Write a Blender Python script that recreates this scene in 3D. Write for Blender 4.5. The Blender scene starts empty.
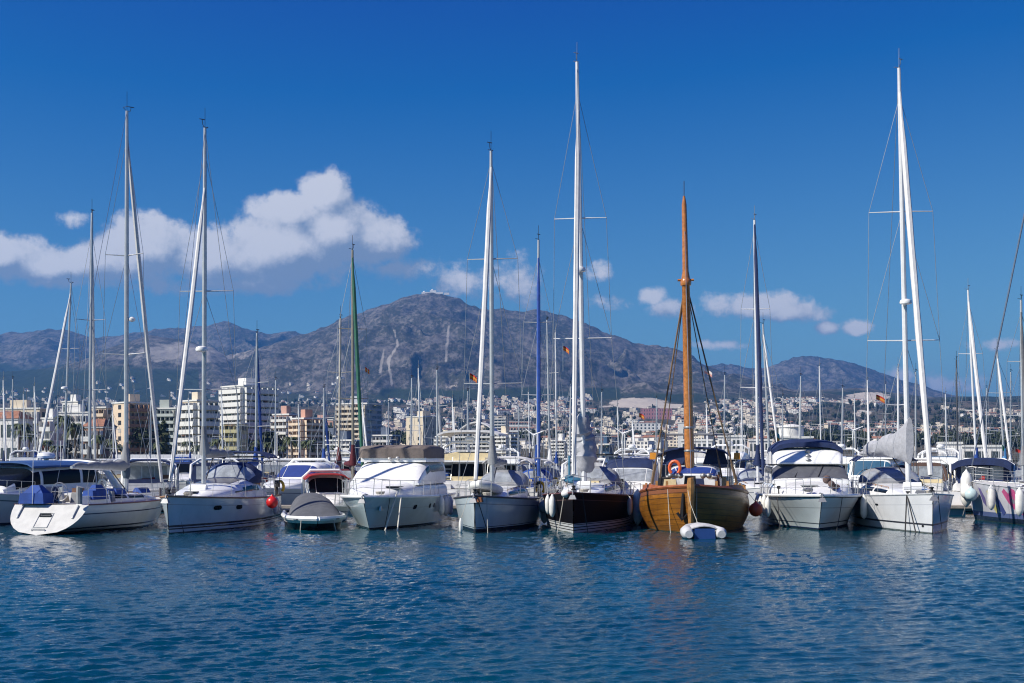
import bpy, math, random
import numpy as np
from mathutils import Vector, Matrix

random.seed(7)
SC = bpy.context.scene
COL = SC.collection
PI = math.pi
R = math.radians

# ------------------------------------------------------------------ camera, sky, sun, exposure
CAMZ, FPX, HORZ = 3.2, 1280.0, 460.0
cd = bpy.data.cameras.new('camera')
cam = bpy.data.objects.new('camera', cd)
COL.objects.link(cam)
cam.location = (0, 0, CAMZ)
cam.rotation_euler = (R(90), 0, 0)
cd.lens = 45.0
cd.sensor_width = 36.0
cd.shift_y = (HORZ - 341.5) / 1024.0
cd.clip_start = 0.5
cd.clip_end = 80000
SC.camera = cam

SUN_EL, SUN_AZ = R(42), R(-116)      # azimuth from the view axis (+Y), negative is to the left
SUN_STRENGTH, SKY_STRENGTH = 4.9, 0.072
SC.view_settings.view_transform = 'Standard'
SC.view_settings.look = 'None'
SC.view_settings.gamma = 1.0
SC.view_settings.use_curve_mapping = False
SC.view_settings.exposure = 0.42
SC.cycles.max_bounces = 8
SC.cycles.diffuse_bounces = 3
SC.cycles.glossy_bounces = 4
SC.cycles.transmission_bounces = 4
SC.cycles.volume_bounces = 0
SC.cycles.transparent_max_bounces = 6
SC.cycles.caustics_reflective = False
SC.cycles.caustics_refractive = False
SC.cycles.sample_clamp_indirect = 6.0
SC.cycles.sample_clamp_direct = 12.0
SC.cycles.use_denoising = True
SC.cycles.filter_width = 1.15


def P(px, py, d):
    return Vector(((px - 512) / FPX * d, d, CAMZ + (HORZ - py) / FPX * d))


class NT:
    """small helper for node trees"""
    def __init__(self, tree):
        self.t = tree

    def n(self, kind, **kw):
        nd = self.t.nodes.new(kind)
        for k, v in kw.items():
            setattr(nd, k, v)
        return nd

    def link(self, a, b):
        self.t.links.new(a, b)

    def put(self, sock, v):
        if isinstance(v, bpy.types.NodeSocket):
            self.t.links.new(v, sock)
        elif v is not None:
            sock.default_value = v

    def m(self, op, a, b=None, c=None, clamp=False):
        nd = self.n('ShaderNodeMath', operation=op, use_clamp=clamp)
        for i, v in enumerate((a, b, c)):
            self.put(nd.inputs[i], v)
        return nd.outputs[0]

    def vm(self, op, a, b=None):
        nd = self.n('ShaderNodeVectorMath', operation=op)
        self.put(nd.inputs[0], a)
        self.put(nd.inputs[1], b)
        return nd.outputs[0]

    def comb(self, x, y, z):
        nd = self.n('ShaderNodeCombineXYZ')
        for i, v in enumerate((x, y, z)):
            self.put(nd.inputs[i], v)
        return nd.outputs[0]

    def sep(self, v):
        nd = self.n('ShaderNodeSeparateXYZ')
        self.link(v, nd.inputs[0])
        return nd.outputs

    def mix(self, f, a, b, blend='MIX'):
        nd = self.n('ShaderNodeMix', data_type='RGBA', blend_type=blend)
        self.put(nd.inputs[0], f)
        self.put(nd.inputs[6], a if isinstance(a, bpy.types.NodeSocket) else rgba(a))
        self.put(nd.inputs[7], b if isinstance(b, bpy.types.NodeSocket) else rgba(b))
        return nd.outputs[2]

    def noise(self, vec, scale, detail=4, rough=0.55, dim='3D', dist=0.0):
        nd = self.n('ShaderNodeTexNoise', noise_dimensions=dim)
        if vec is not None:
            self.link(vec, nd.inputs['Vector'])
        nd.inputs['Scale'].default_value = scale
        nd.inputs['Detail'].default_value = detail
        nd.inputs['Roughness'].default_value = rough
        nd.inputs['Distortion'].default_value = dist
        return nd.outputs[0]

    def smooth(self, v, lo, hi):
        nd = self.n('ShaderNodeMapRange', interpolation_type='SMOOTHSTEP')
        self.put(nd.inputs[0], v)
        nd.inputs[1].default_value = lo
        nd.inputs[2].default_value = hi
        return nd.outputs[0]


def rgba(c):
    return (c[0], c[1], c[2], 1.0) if len(c) == 3 else tuple(c)


def build_world():
    w = bpy.data.worlds.new('World')
    SC.world = w
    w.use_nodes = True
    t = w.node_tree
    t.nodes.clear()
    N = NT(t)
    sky = N.n('ShaderNodeTexSky', sky_type='NISHITA')
    sky.sun_disc = False
    sky.sun_elevation = SUN_EL
    sky.sun_rotation = SUN_AZ
    sky.altitude = 0
    sky.air_density = 1.0
    sky.dust_density = 0.25
    sky.ozone_density = 3.0
    # deepen the blue as a polarised lens does
    sr = N.n('ShaderNodeSeparateColor')
    N.link(sky.outputs[0], sr.inputs[0])
    ch = [N.m('MAXIMUM', N.m('MULTIPLY', N.m('SUBTRACT', sr.outputs[k], SKY_LIFT[k]), SKY_MULT[k]), 0.0) for k in range(3)]
    cb = N.n('ShaderNodeCombineColor')
    for k in range(3):
        N.link(ch[k], cb.inputs[k])
    blue = cb.outputs[0]

    # cumulus clouds laid out by direction from the ground (azimuth tangent, elevation tangent)
    grp = bpy.data.node_groups.new('cloud_field', 'ShaderNodeTree')
    grp.interface.new_socket('Vector', in_out='INPUT', socket_type='NodeSocketVector')
    grp.interface.new_socket('Field', in_out='OUTPUT', socket_type='NodeSocketFloat')
    G = NT(grp)
    gi = G.n('NodeGroupInput')
    go = G.n('NodeGroupOutput')
    v = gi.outputs[0]
    clouds = [(-5, 256, 62, 27, 1.4), (50, 266, 80, 22, 1.3), (100, 260, 60, 27, 1.3), (145, 248, 62, 40, 1.4), (212, 258, 70, 36, 1.4), (285, 246, 85, 46, 1.4),
              (335, 232, 66, 40, 1.4), (326, 196, 32, 30, 1.4), (290, 212, 52, 24, 1.4), (368, 240, 50, 34, 1.4), (60, 282, 80, 8, .6),
              (395, 268, 44, 14, .55), (230, 284, 120, 14, .7),
              (468, 280, 42, 22, .62), (520, 285, 34, 30, .5), (601, 272, 12, 11, .45), (606, 303, 22, 8, .4),
              (653, 296, 18, 12, .85), (672, 308, 30, 12, .75), (752, 306, 62, 17, .95), (795, 312, 50, 13, .85),
              (858, 327, 22, 10, .85), (828, 328, 18, 8, .75), (940, 386, 46, 16, .8), (900, 376, 30, 12, .6), (76, 218, 22, 12, .5),
              (720, 345, 40, 6, .5), (1000, 345, 30, 7, .5), (-150, 240, 120, 50, 1), (1250, 300, 120, 40, .9)]
    f = None
    for (cx, cy, rx, ry, wgt) in clouds:
        c = ((cx - 512) / FPX, (HORZ - cy) / FPX, 0)
        d = G.vm('SUBTRACT', v, c)
        d = G.vm('MULTIPLY', d, (FPX / rx, FPX / ry, 0))
        ln = G.n('ShaderNodeVectorMath', operation='LENGTH')
        G.link(d, ln.inputs[0])
        e = G.m('MULTIPLY', G.m('SUBTRACT', 1.0, ln.outputs['Value']), wgt)
        f = e if f is None else G.m('SMOOTH_MAX', f, e, 0.12)
    f = G.m('MAXIMUM', f, -0.8)
    n1 = G.noise(v, 22, 3, 0.55)
    n2 = G.noise(v, 48, 9, 0.66)
    s = G.m('ADD', f, G.m('MULTIPLY', G.m('SUBTRACT', n1, 0.5), 0.9))
    s = G.m('ADD', s, G.m('MULTIPLY', G.m('SUBTRACT', n2, 0.5), 1.5))
    G.link(s, go.inputs[0])

    tc = N.n('ShaderNodeTexCoord')
    x, y, z = N.sep(tc.outputs['Generated'])
    yy = N.m('MAXIMUM', y, 0.05)
    az, el = N.m('DIVIDE', x, yy), N.m('DIVIDE', z, yy)
    p0 = N.comb(az, el, 0.0)

    def field(vec):
        nd = N.n('ShaderNodeGroup')
        nd.node_tree = grp
        N.link(vec, nd.inputs[0])
        return nd.outputs[0]
    f0 = field(p0)
    f1 = field(N.vm('ADD', p0, (-0.012, 0.014, 0)))
    f2 = field(N.vm('ADD', p0, (-0.020, 0.055, 0)))
    dens = N.smooth(f0, -0.02, 0.48)
    lit = N.m('ADD', N.m('MULTIPLY', N.m('SUBTRACT', f0, f1), 0.8), N.m('MULTIPLY', N.m('SUBTRACT', f0, f2), 0.6))
    lit = N.smooth(lit, 0.08, 1.45)
    ccol = N.mix(lit, tuple(c / SKY_STRENGTH for c in CLOUD_DARK), tuple(c / SKY_STRENGTH for c in CLOUD_LIT))
    dens = N.m('MULTIPLY', dens, 0.95)
    out = N.mix(dens, blue, ccol)
    bg = N.n('ShaderNodeBackground')
    bg.inputs[1].default_value = SKY_STRENGTH
    N.link(out, bg.inputs[0])
    o = N.n('ShaderNodeOutputWorld')
    N.link(bg.outputs[0], o.inputs[0])


SKY_LIFT = (1.60, 1.62, -0.2)
SKY_MULT = (0.78, 1.10, 0.92)
CLOUD_DARK = (0.175, 0.235, 0.345)
CLOUD_LIT = (0.56, 0.57, 0.62)
build_world()

sl = bpy.data.lights.new('sun', 'SUN')
sl.energy = SUN_STRENGTH
sl.angle = R(0.53)
sl.color = (1.0, 0.93, 0.81)
sun = bpy.data.objects.new('sun', sl)
COL.objects.link(sun)
SUNV = Vector((math.sin(SUN_AZ) * math.cos(SUN_EL), math.cos(SUN_AZ) * math.cos(SUN_EL), math.sin(SUN_EL)))
sun.rotation_euler = SUNV.to_track_quat('Z', 'Y').to_euler()
sun.location = (0, 0, 100)


# ------------------------------------------------------------------ materials
MATS = {}


def mat(name, col, rough=0.5, metal=0.0, var=0.12, scale=3.0, bump=0.0, bscale=20.0, spec=0.5, coat=0.0):
    """plain surface with slight uneven tone"""
    if name in MATS:
        return MATS[name]
    m = bpy.data.materials.new(name)
    m.use_nodes = True
    t = m.node_tree
    N = NT(t)
    b = t.nodes['Principled BSDF']
    tc = N.n('ShaderNodeTexCoord')
    nz = N.noise(tc.outputs['Object'], scale, 5, 0.6)
    k = N.smooth(nz, 0.3, 0.7)
    lo = tuple(c * (1 - var) for c in col)
    hi = tuple(min(1, c * (1 + var * 0.6)) for c in col)
    N.link(N.mix(k, lo, hi), b.inputs['Base Color'])
    b.inputs['Roughness'].default_value = rough
    b.inputs['Metallic'].default_value = metal
    b.inputs['Specular IOR Level'].default_value = spec
    b.inputs['Coat Weight'].default_value = coat
    if bump:
        bp = N.n('ShaderNodeBump')
        bp.inputs['Strength'].default_value = bump
        bp.inputs['Distance'].default_value = 0.05
        N.link(N.noise(tc.outputs['Object'], bscale, 4, 0.6), bp.inputs['Height'])
        N.link(bp.outputs[0], b.inputs['Normal'])
    MATS[name] = m
    return m


def hull_mat(name, col, bands=(), coves=(), rough=0.18, planks=None, grime=0.12, coat=0.12, spec=0.4):
    """topside paint: bands are (z0, z1, colour) above the waterline, coves are (d0, d1, colour) below the sheer"""
    if name in MATS:
        return MATS[name]
    m = bpy.data.materials.new(name)
    m.use_nodes = True
    t = m.node_tree
    N = NT(t)
    b = t.nodes['Principled BSDF']
    tc = N.n('ShaderNodeTexCoord')
    x, y, z = N.sep(tc.outputs['Object'])
    u, d, _ = N.sep(tc.outputs['UV'])
    nz = N.noise(tc.outputs['Object'], 1.3, 6, 0.6)
    c = N.mix(N.smooth(nz, 0.3, 0.75), col, tuple(v * (1 - grime) for v in col))
    # rain streaks running down the topsides
    st = N.noise(N.vm('MULTIPLY', tc.outputs['Object'], (6.0, 6.0, 0.35)), 1.0, 4, 0.65)
    c = N.mix(N.m('MULTIPLY', N.smooth(st, 0.56, 0.78), 0.26), c, tuple(v * 0.55 for v in col))
    if planks:
        w = N.m('FRACT', N.m('DIVIDE', d, planks))
        seam = N.m('LESS_THAN', w, 0.085)
        pid = N.m('FLOOR', N.m('DIVIDE', d, planks))
        g = N.noise(N.comb(N.m('MULTIPLY', u, 1.5), N.m('MULTIPLY', pid, 3.7), N.m('MULTIPLY', d, 14.0)), 1.6, 5, 0.6)
        c = N.mix(N.smooth(g, 0.25, 0.75), tuple(v * 0.55 for v in col), tuple(v * 1.35 for v in col))
        wn = N.n('ShaderNodeTexWhiteNoise', noise_dimensions='2D')
        N.link(N.comb(pid, N.m('FLOOR', N.m('MULTIPLY', N.m('ADD', u, N.m('MULTIPLY', pid, 1.37)), 0.42)), 0.0), wn.inputs['Vector'])
        c = N.mix(N.m('MULTIPLY', wn.outputs['Value'], 0.65), c, tuple(v * 0.5 for v in col))
        c = N.mix(N.m('MULTIPLY', N.smooth(nz, 0.5, 0.72), 0.5), c, (0.10, 0.035, 0.012))
        c = N.mix(N.m('MULTIPLY', seam, 0.8), c, (0.035, 0.018, 0.008))
    for (z0, z1, bc) in bands:
        k = N.m('MULTIPLY', N.m('GREATER_THAN', z, z0), N.m('LESS_THAN', z, z1))
        c = N.mix(k, c, bc)
    for (d0, d1, bc) in coves:
        k = N.m('MULTIPLY', N.m('GREATER_THAN', d, d0), N.m('LESS_THAN', d, d1))
        c = N.mix(k, c, bc)
    # weed and stain line at the waterline
    wl = N.m('LESS_THAN', N.m('ADD', z, N.m('MULTIPLY', N.m('SUBTRACT', nz, 0.5), 0.14)), 0.035)
    c = N.mix(N.m('MULTIPLY', wl, 0.75), c, (0.035, 0.05, 0.03))
    N.link(c, b.inputs['Base Color'])
    b.inputs['Roughness'].default_value = rough
    b.inputs['Specular IOR Level'].default_value = spec
    b.inputs['Coat Weight'].default_value = coat
    b.inputs['Coat Roughness'].default_value = 0.06
    bp = N.n('ShaderNodeBump')
    bp.inputs['Strength'].default_value = 0.12
    bp.inputs['Distance'].default_value = 0.05
    N.link(N.noise(tc.outputs['Object'], 1.1, 2, 0.5), bp.inputs['Height'])
    N.link(bp.outputs[0], b.inputs['Normal'])
    MATS[name] = m
    return m


WHITE = mat('white_gelcoat', (0.78, 0.79, 0.80), 0.22, var=0.07)
OFFWHITE = mat('cream_gelcoat', (0.66, 0.65, 0.62), 0.35, var=0.1)
DECK = mat('deck_nonskid', (0.58, 0.57, 0.55), 0.6, var=0.12)
GREYW = mat('grey_gelcoat', (0.45, 0.47, 0.49), 0.35)
ALU = mat('mast_aluminium', (0.44, 0.46, 0.49), 0.38, 0.35, var=0.1)
WMAST = mat('white_mast_paint', (0.64, 0.65, 0.67), 0.3, var=0.06)
STEEL = mat('polished_steel', (0.50, 0.50, 0.50), 0.32, 0.55)
WIRE = mat('rigging_wire', (0.34, 0.36, 0.39), 0.4, 0.6)
TEAK = mat('teak', (0.30, 0.17, 0.09), 0.6, var=0.3, scale=8)
DARKGLASS = mat('tinted_glass', (0.006, 0.009, 0.015), 0.16, var=0.1, spec=0.12)
GREYGLASS = mat('grey_screen_cover', (0.09, 0.095, 0.11), 0.5, var=0.15)
CLEAR = mat('clear_vinyl_window', (0.30, 0.33, 0.37), 0.15, var=0.3, scale=2.5, spec=0.7)
NAVY = mat('navy_canvas', (0.008, 0.022, 0.085), 0.8, var=0.2, bump=0.3, bscale=4)
BLUEC = mat('royal_blue_canvas', (0.010, 0.055, 0.27), 0.8, var=0.2, bump=0.3, bscale=5)
SKYC = mat('sky_blue_canvas', (0.05, 0.22, 0.48), 0.8, var=0.2, bump=0.3, bscale=5)
TAUPE = mat('taupe_canvas', (0.15, 0.125, 0.115), 0.85, var=0.14, bump=0.3, bscale=5)
CHAR = mat('charcoal_canvas', (0.095, 0.102, 0.118), 0.85, var=0.16, bump=0.4, bscale=3)
GREYC = mat('grey_canvas', (0.24, 0.25, 0.27), 0.85, var=0.14, bump=0.3, bscale=4)
MAROON = mat('maroon_canvas', (0.085, 0.008, 0.016), 0.8, var=0.25, bump=0.3, bscale=5)
RED = mat('red_canvas', (0.34, 0.02, 0.018), 0.75, var=0.2, bump=0.2)
GREENC = mat('green_canvas', (0.006, 0.085, 0.055), 0.8, var=0.2)
CREAMC = mat('cream_canvas', (0.60, 0.50, 0.30), 0.85, var=0.15)
SAIL = mat('white_sailcloth', (0.62, 0.62, 0.63), 0.8, var=0.1, bump=0.25, bscale=3)
GSAIL = mat('weathered_sailcloth', (0.34, 0.35, 0.39), 0.85, var=0.16, bump=0.5, bscale=4)
FEND = mat('white_fender_vinyl', (0.72, 0.72, 0.70), 0.4, var=0.14)
ORANGE = mat('orange_fender_vinyl', (0.70, 0.075, 0.02), 0.4, var=0.15)
ROPE = mat('rope', (0.42, 0.40, 0.36), 0.9, var=0.25, scale=20)
DROPE = mat('dark_rope', (0.03, 0.03, 0.035), 0.9)
BLACK = mat('black_plastic', (0.014, 0.014, 0.016), 0.5)
VARN = mat('varnished_spar', (0.42, 0.155, 0.035), 0.25, var=0.3, scale=6, coat=0.5)
GALV = mat('galvanised_steel', (0.30, 0.31, 0.32), 0.5, 0.7)


# ------------------------------------------------------------------ mesh helpers
class MB:
    def __init__(self):
        self.v, self.f, self.uv, self.mi = [], [], {}, []
        self.cur = 0

    def add(self, pts):
        i = len(self.v)
        self.v.extend([tuple(p) for p in pts])
        return i

    def face(self, *idx):
        self.f.append(tuple(idx))
        self.mi.append(self.cur)

    def grid(self, rows, cu=False, cv=False, flip=False, uv=None):
        """rows of points joined into quads"""
        n, k = len(rows), len(rows[0])
        b = self.add([p for r in rows for p in r])
        if uv:
            for i in range(n):
                for j in range(k):
                    self.uv[b + i * k + j] = uv[i][j]
        for i in range(n if cu else n - 1):
            for j in range(k if cv else k - 1):
                a, c = b + i * k + j, b + i * k + (j + 1) % k
                d, e = b + ((i + 1) % n) * k + j, b + ((i + 1) % n) * k + (j + 1) % k
                self.face(*((a, d, e, c) if flip else (a, c, e, d)))
        return b

    def poly(self, pts):
        b = self.add(pts)
        self.face(*range(b, b + len(pts)))

    def box(self, x0, x1, y0, y1, z0, z1, tx=0.0, ty=0.0):
        b = self.add([(x0, y0, z0), (x1, y0, z0), (x1, y1, z0), (x0, y1, z0),
                      (x0 + tx, y0 + ty, z1), (x1 - tx, y0 + ty, z1), (x1 - tx, y1 - ty, z1), (x0 + tx, y1 - ty, z1)])
        for q in ((0, 3, 2, 1), (4, 5, 6, 7), (0, 1, 5, 4), (1, 2, 6, 5), (2, 3, 7, 6), (3, 0, 4, 7)):
            self.face(*[b + i for i in q])
        return self

    def tube(self, pts, r, n=6, caps=True):
        pts = [Vector(p) for p in pts]
        rs = r if isinstance(r, (list, tuple)) else [r] * len(pts)
        rows = []
        up = None
        for i, p in enumerate(pts):
            d = (pts[min(i + 1, len(pts) - 1)] - pts[max(i - 1, 0)]).normalized()
            if up is None:
                up = Vector((0, 0, 1)) if abs(d.z) < 0.9 else Vector((1, 0, 0))
            a = d.cross(up)
            if a.length < 1e-5:
                up = Vector((0, 1, 0))
                a = d.cross(up)
            a.normalize()
            b = a.cross(d)
            up = b
            rows.append([p + (a * math.cos(2 * PI * k / n) + b * math.sin(2 * PI * k / n)) * rs[i] for k in range(n)])
        s = self.grid(rows, cv=True, flip=True)
        if caps:
            self.face(*[s + k for k in range(n)][::-1])
            e = s + (len(rows) - 1) * n
            self.face(*[e + k for k in range(n)])
        return self

    def ball(self, c, rx, ry=None, rz=None, n=10, m=7):
        ry = ry or rx
        rz = rz or rx
        rows = []
        for i in range(m + 1):
            a = PI * i / m
            s = max(math.sin(a), 0.02)
            rows.append([(c[0] + rx * s * math.cos(2 * PI * k / n), c[1] + ry * s * math.sin(2 * PI * k / n),
                          c[2] - rz * math.cos(a)) for k in range(n)])
        s0 = self.grid(rows, cv=True)
        self.face(*[s0 + k for k in range(n)][::-1])
        self.face(*[s0 + m * n + k for k in range(n)])
        return self

    def lathe(self, prof, n=12, c=(0, 0, 0)):
        rows = [[(c[0] + r * math.cos(2 * PI * k / n), c[1] + r * math.sin(2 * PI * k / n), c[2] + z) for k in range(n)] for r, z in prof]
        s0 = self.grid(rows, cv=True)
        self.face(*[s0 + k for k in range(n)][::-1])
        e = s0 + (len(rows) - 1) * n
        self.face(*[e + k for k in range(n)])
        return self

    def slab(self, rows, th):
        """a sheet with real thickness"""
        low = [[(p[0], p[1], p[2] - th) for p in r] for r in rows]
        self.grid(rows)
        self.grid(low, flip=True)
        n, k = len(rows), len(rows[0])
        ring = [(i, 0) for i in range(n)] + [(n - 1, j) for j in range(1, k)] + [(i, k - 1) for i in range(n - 2, -1, -1)] + [(0, j) for j in range(k - 2, 0, -1)]
        self.grid([[rows[i][j] for i, j in ring], [low[i][j] for i, j in ring]], cv=True)
        return self

    def mesh(self, name, mats, smooth=40):
        me = bpy.data.meshes.new(name)
        me.from_pydata(self.v, [], self.f)
        ms = mats if isinstance(mats, (list, tuple)) else [mats]
        for m in ms:
            me.materials.append(m)
        if len(ms) > 1:
            me.polygons.foreach_set('material_index', self.mi)
        if self.uv:
            ul = me.uv_layers.new(name='UVMap')
            for lp in me.loops:
                ul.data[lp.index].uv = self.uv.get(lp.vertex_index, (0, 0))
        if smooth:
            me.polygons.foreach_set('use_smooth', [True] * len(me.polygons))
            me.set_sharp_from_angle(angle=R(smooth))
        me.update()
        return me

    def build(self, name, mats, parent=None, smooth=40):
        return link(name, self.mesh(name, mats, smooth), parent)


def link(name, me, parent=None):
    o = bpy.data.objects.new(name, me)
    COL.objects.link(o)
    o.parent = parent
    return o


def tag(o, label, cat, group=None, kind=None):
    if label:
        o['label'] = label
    if cat:
        o['category'] = cat
    if group:
        o['group'] = group
    if kind:
        o['kind'] = kind
    return o


def thing(name, label, cat, loc=(0, 0, 0), rz=0.0, group=None):
    o = bpy.data.objects.new(name, None)
    o.empty_display_size = 0.3
    COL.objects.link(o)
    o.location = loc
    o.rotation_euler = (0, 0, rz)
    return tag(o, label, cat, group)


def copy_thing(src, loc, rz, label, group=None, scale=None):
    """a copy of a thing with copies of its parts and sub-parts"""
    r = src.copy()
    COL.objects.link(r)
    r.location = loc
    r.rotation_euler = (0, 0, rz)
    if scale:
        r.scale = scale
    r['label'] = label
    if group:
        r['group'] = group
    for ch in list(src.children):
        c = ch.copy()
        COL.objects.link(c)
        c.parent = r
        for g in ch.children:
            d = g.copy()
            COL.objects.link(d)
            d.parent = c
    return r


def lerp(a, b, t):
    return a + (b - a) * t


def sm(t):
    t = max(0.0, min(1.0, t))
    return t * t * (3 - 2 * t)


# numpy value noise used for the terrain and the water
_rs = np.random.RandomState(11)
_tab = _rs.rand(256, 256)


def vnoise(x, y):
    xi, yi = np.floor(x).astype(int), np.floor(y).astype(int)
    fx, fy = x - xi, y - yi
    fx, fy = fx * fx * fx * (fx * (fx * 6 - 15) + 10), fy * fy * fy * (fy * (fy * 6 - 15) + 10)
    g = lambda a, b: _tab[a & 255, b & 255]
    return (g(xi, yi) * (1 - fx) + g(xi + 1, yi) * fx) * (1 - fy) + (g(xi, yi + 1) * (1 - fx) + g(xi + 1, yi + 1) * fx) * fy


def fbm(x, y, o=5, gain=0.5):
    s, a, n = 0.0, 1.0, 0.0
    for i in range(o):
        s = s + a * vnoise(x * 2 ** i + 17.3 * i, y * 2 ** i + 5.1 * i)
        n += a
        a *= gain
    return s / n


def ridged(x, y, o=5, gain=0.5):
    s, a, n = 0.0, 1.0, 0.0
    for i in range(o):
        r = 1 - np.abs(2 * vnoise(x * 2.03 ** i + 31.7 * i, y * 2.03 ** i + 9.2 * i) - 1)
        s = s + a * r * r
        n += a
        a *= gain
    return s / n


def grid_mesh(name, X, Y, Z, material, attrs=None):
    n, k = X.shape
    me = bpy.data.meshes.new(name)
    idx = np.arange(n * k).reshape(n, k)
    q = np.stack([idx[:-1, :-1], idx[:-1, 1:], idx[1:, 1:], idx[1:, :-1]], -1).reshape(-1, 4)
    me.vertices.add(n * k)
    me.vertices.foreach_set('co', np.stack([X, Y, Z], -1).astype(np.float32).ravel())
    me.loops.add(q.size)
    me.loops.foreach_set('vertex_index', q.astype(np.int32).ravel())
    me.polygons.add(len(q))
    me.polygons.foreach_set('loop_start', np.arange(0, q.size, 4, dtype=np.int32))
    me.polygons.foreach_set('use_smooth', np.ones(len(q), dtype=bool))
    me.update(calc_edges=True)
    for an, av in (attrs or {}).items():
        at = me.attributes.new(an, 'FLOAT', 'POINT')
        at.data.foreach_set('value', av.astype(np.float32).ravel())
    me.materials.append(material)
    o = bpy.data.objects.new(name, me)
    COL.objects.link(o)
    return o


# ------------------------------------------------------------------ the setting: water, ground, mountains
def water_mat():
    m = bpy.data.materials.new('harbour_water')
    m.use_nodes = True
    N = NT(m.node_tree)
    b = m.node_tree.nodes['Principled BSDF']
    tc = N.n('ShaderNodeTexCoord')
    big = N.noise(tc.outputs['Object'], 0.09, 3, 0.5)
    N.link(N.mix(N.smooth(big, 0.3, 0.7), (0.0, 0.034, 0.064), (0.0, 0.048, 0.080)), b.inputs['Base Color'])
    b.inputs['Roughness'].default_value = 0.05
    b.inputs['IOR'].default_value = 1.333
    bp = N.n('ShaderNodeBump')
    px_, py_, pz_ = N.sep(tc.outputs['Object'])
    N.link(N.m('SUBTRACT', 0.62, N.m('MULTIPLY', N.smooth(py_, 22, 60), 0.36)), bp.inputs['Strength'])   # calmer in the lee of the boats
    bp.inputs['Distance'].default_value = 0.03
    N.link(N.noise(N.vm('MULTIPLY', tc.outputs['Object'], (1.0, 1.4, 1.0)), 6.0, 4, 0.6), bp.inputs['Height'])
    N.link(bp.outputs[0], b.inputs['Normal'])
    return m


def build_water():
    ny = 720
    u = np.concatenate([np.linspace(-1.1, -0.53, 60), np.linspace(-0.52, 0.52, 900), np.linspace(0.53, 1.1, 60)])
    y = np.concatenate([np.array([-60.0, -20.0, 2.0]), np.geomspace(9.0, 95.0, ny - 40), np.linspace(98, 340, 37)])
    U, Y = np.meshgrid(u, y)
    X = U * np.maximum(Y, 9.0) * np.where(Y < 9, 3.0, 1.0)
    Z = np.zeros_like(X)
    rs = np.random.RandomState(4)
    for i in range(54):
        lam = 0.19 * (3.7 ** rs.rand())
        th = R(-62) + rs.randn() * 0.62
        k = 2 * PI / lam
        amp = 0.0084 * lam ** 0.8 * (0.5 + rs.rand()) * 0.6
        fade = np.clip((lam / (Y * 0.0026 + 1e-6) - 1.2) / 2.0, 0, 1)
        ph = rs.rand() * 6.28
        Z += amp * fade * np.sin(k * (X * math.cos(th) + Y * math.sin(th)) + ph + 1.2 * vnoise(X * 0.35 + i, Y * 0.35) * 3)
    gust = (0.35 + 1.3 * fbm(X * 0.06 + 3, Y * 0.05 + 8, 3)) * np.interp(Y, [30, 56], [1.0, 0.7])
    Z *= gust * np.where(Y > 9, 1, 0)
    o = grid_mesh('water', X, Y, Z, water_mat())
    tag(o, None, None, kind='structure')


def zpx(py, d):
    return CAMZ + (HORZ - py) / FPX * d


RIDGES = [  # crest distance, front width, back width, silhouette in (px, py) seen from the quay
    (8200, 3000, 2500, [(-300, 345), (-120, 340), (0, 334), (35, 329), (62, 328), (80, 333), (100, 337), (130, 334), (170, 328), (205, 324), (228, 319),
                        (246, 327), (268, 334), (290, 331), (305, 333), (340, 350), (420, 420), (1400, 450)], 0.9),
    (5600, 1500, 1800, [(-300, 380), (0, 372), (40, 370), (80, 362), (110, 348), (150, 336), (185, 340), (215, 350), (250, 372), (330, 400), (1400, 450)], 0.6),
    (6300, 2350, 3200, [(-300, 440), (120, 410), (200, 372), (250, 349), (310, 335), (345, 319), (375, 306), (405, 297), (430, 293), (452, 296), (480, 305), (510, 311),
                        (532, 309), (552, 313), (582, 323), (612, 335), (640, 343), (662, 346), (685, 353), (705, 362), (730, 374), (790, 396), (870, 412), (1024, 435), (1400, 450)], 1.0),
    (9400, 2600, 2500, [(-300, 440), (560, 420), (640, 380), (700, 366), (722, 364), (748, 367), (768, 369), (785, 361), (800, 356), (811, 354), (824, 358), (842, 360), (862, 366), (892, 375), (932, 389), (972, 399), (1012, 407), (1060, 415), (1200, 432), (1400, 446)], 1.0),
    (5200, 1300, 1500, [(-300, 450), (640, 440), (720, 408), (770, 396), (830, 391), (870, 388), (905, 396), (950, 408), (1010, 419), (1100, 428), (1400, 440)], 0.5),
    (4150, 480, 600, [(-300, 455), (585, 413), (612, 405), (634, 397), (658, 401), (688, 406), (706, 412), (760, 455), (1400, 455)], 0.7),
]
BASE_Y = [0, 330, 600, 1000, 1500, 2000, 2500, 3000, 3500, 4200, 5000, 7000, 30000]
BASE_Z = [1.2, 1.2, 4, 11, 24, 45, 74, 112, 154, 205, 240, 260, 200]


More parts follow.
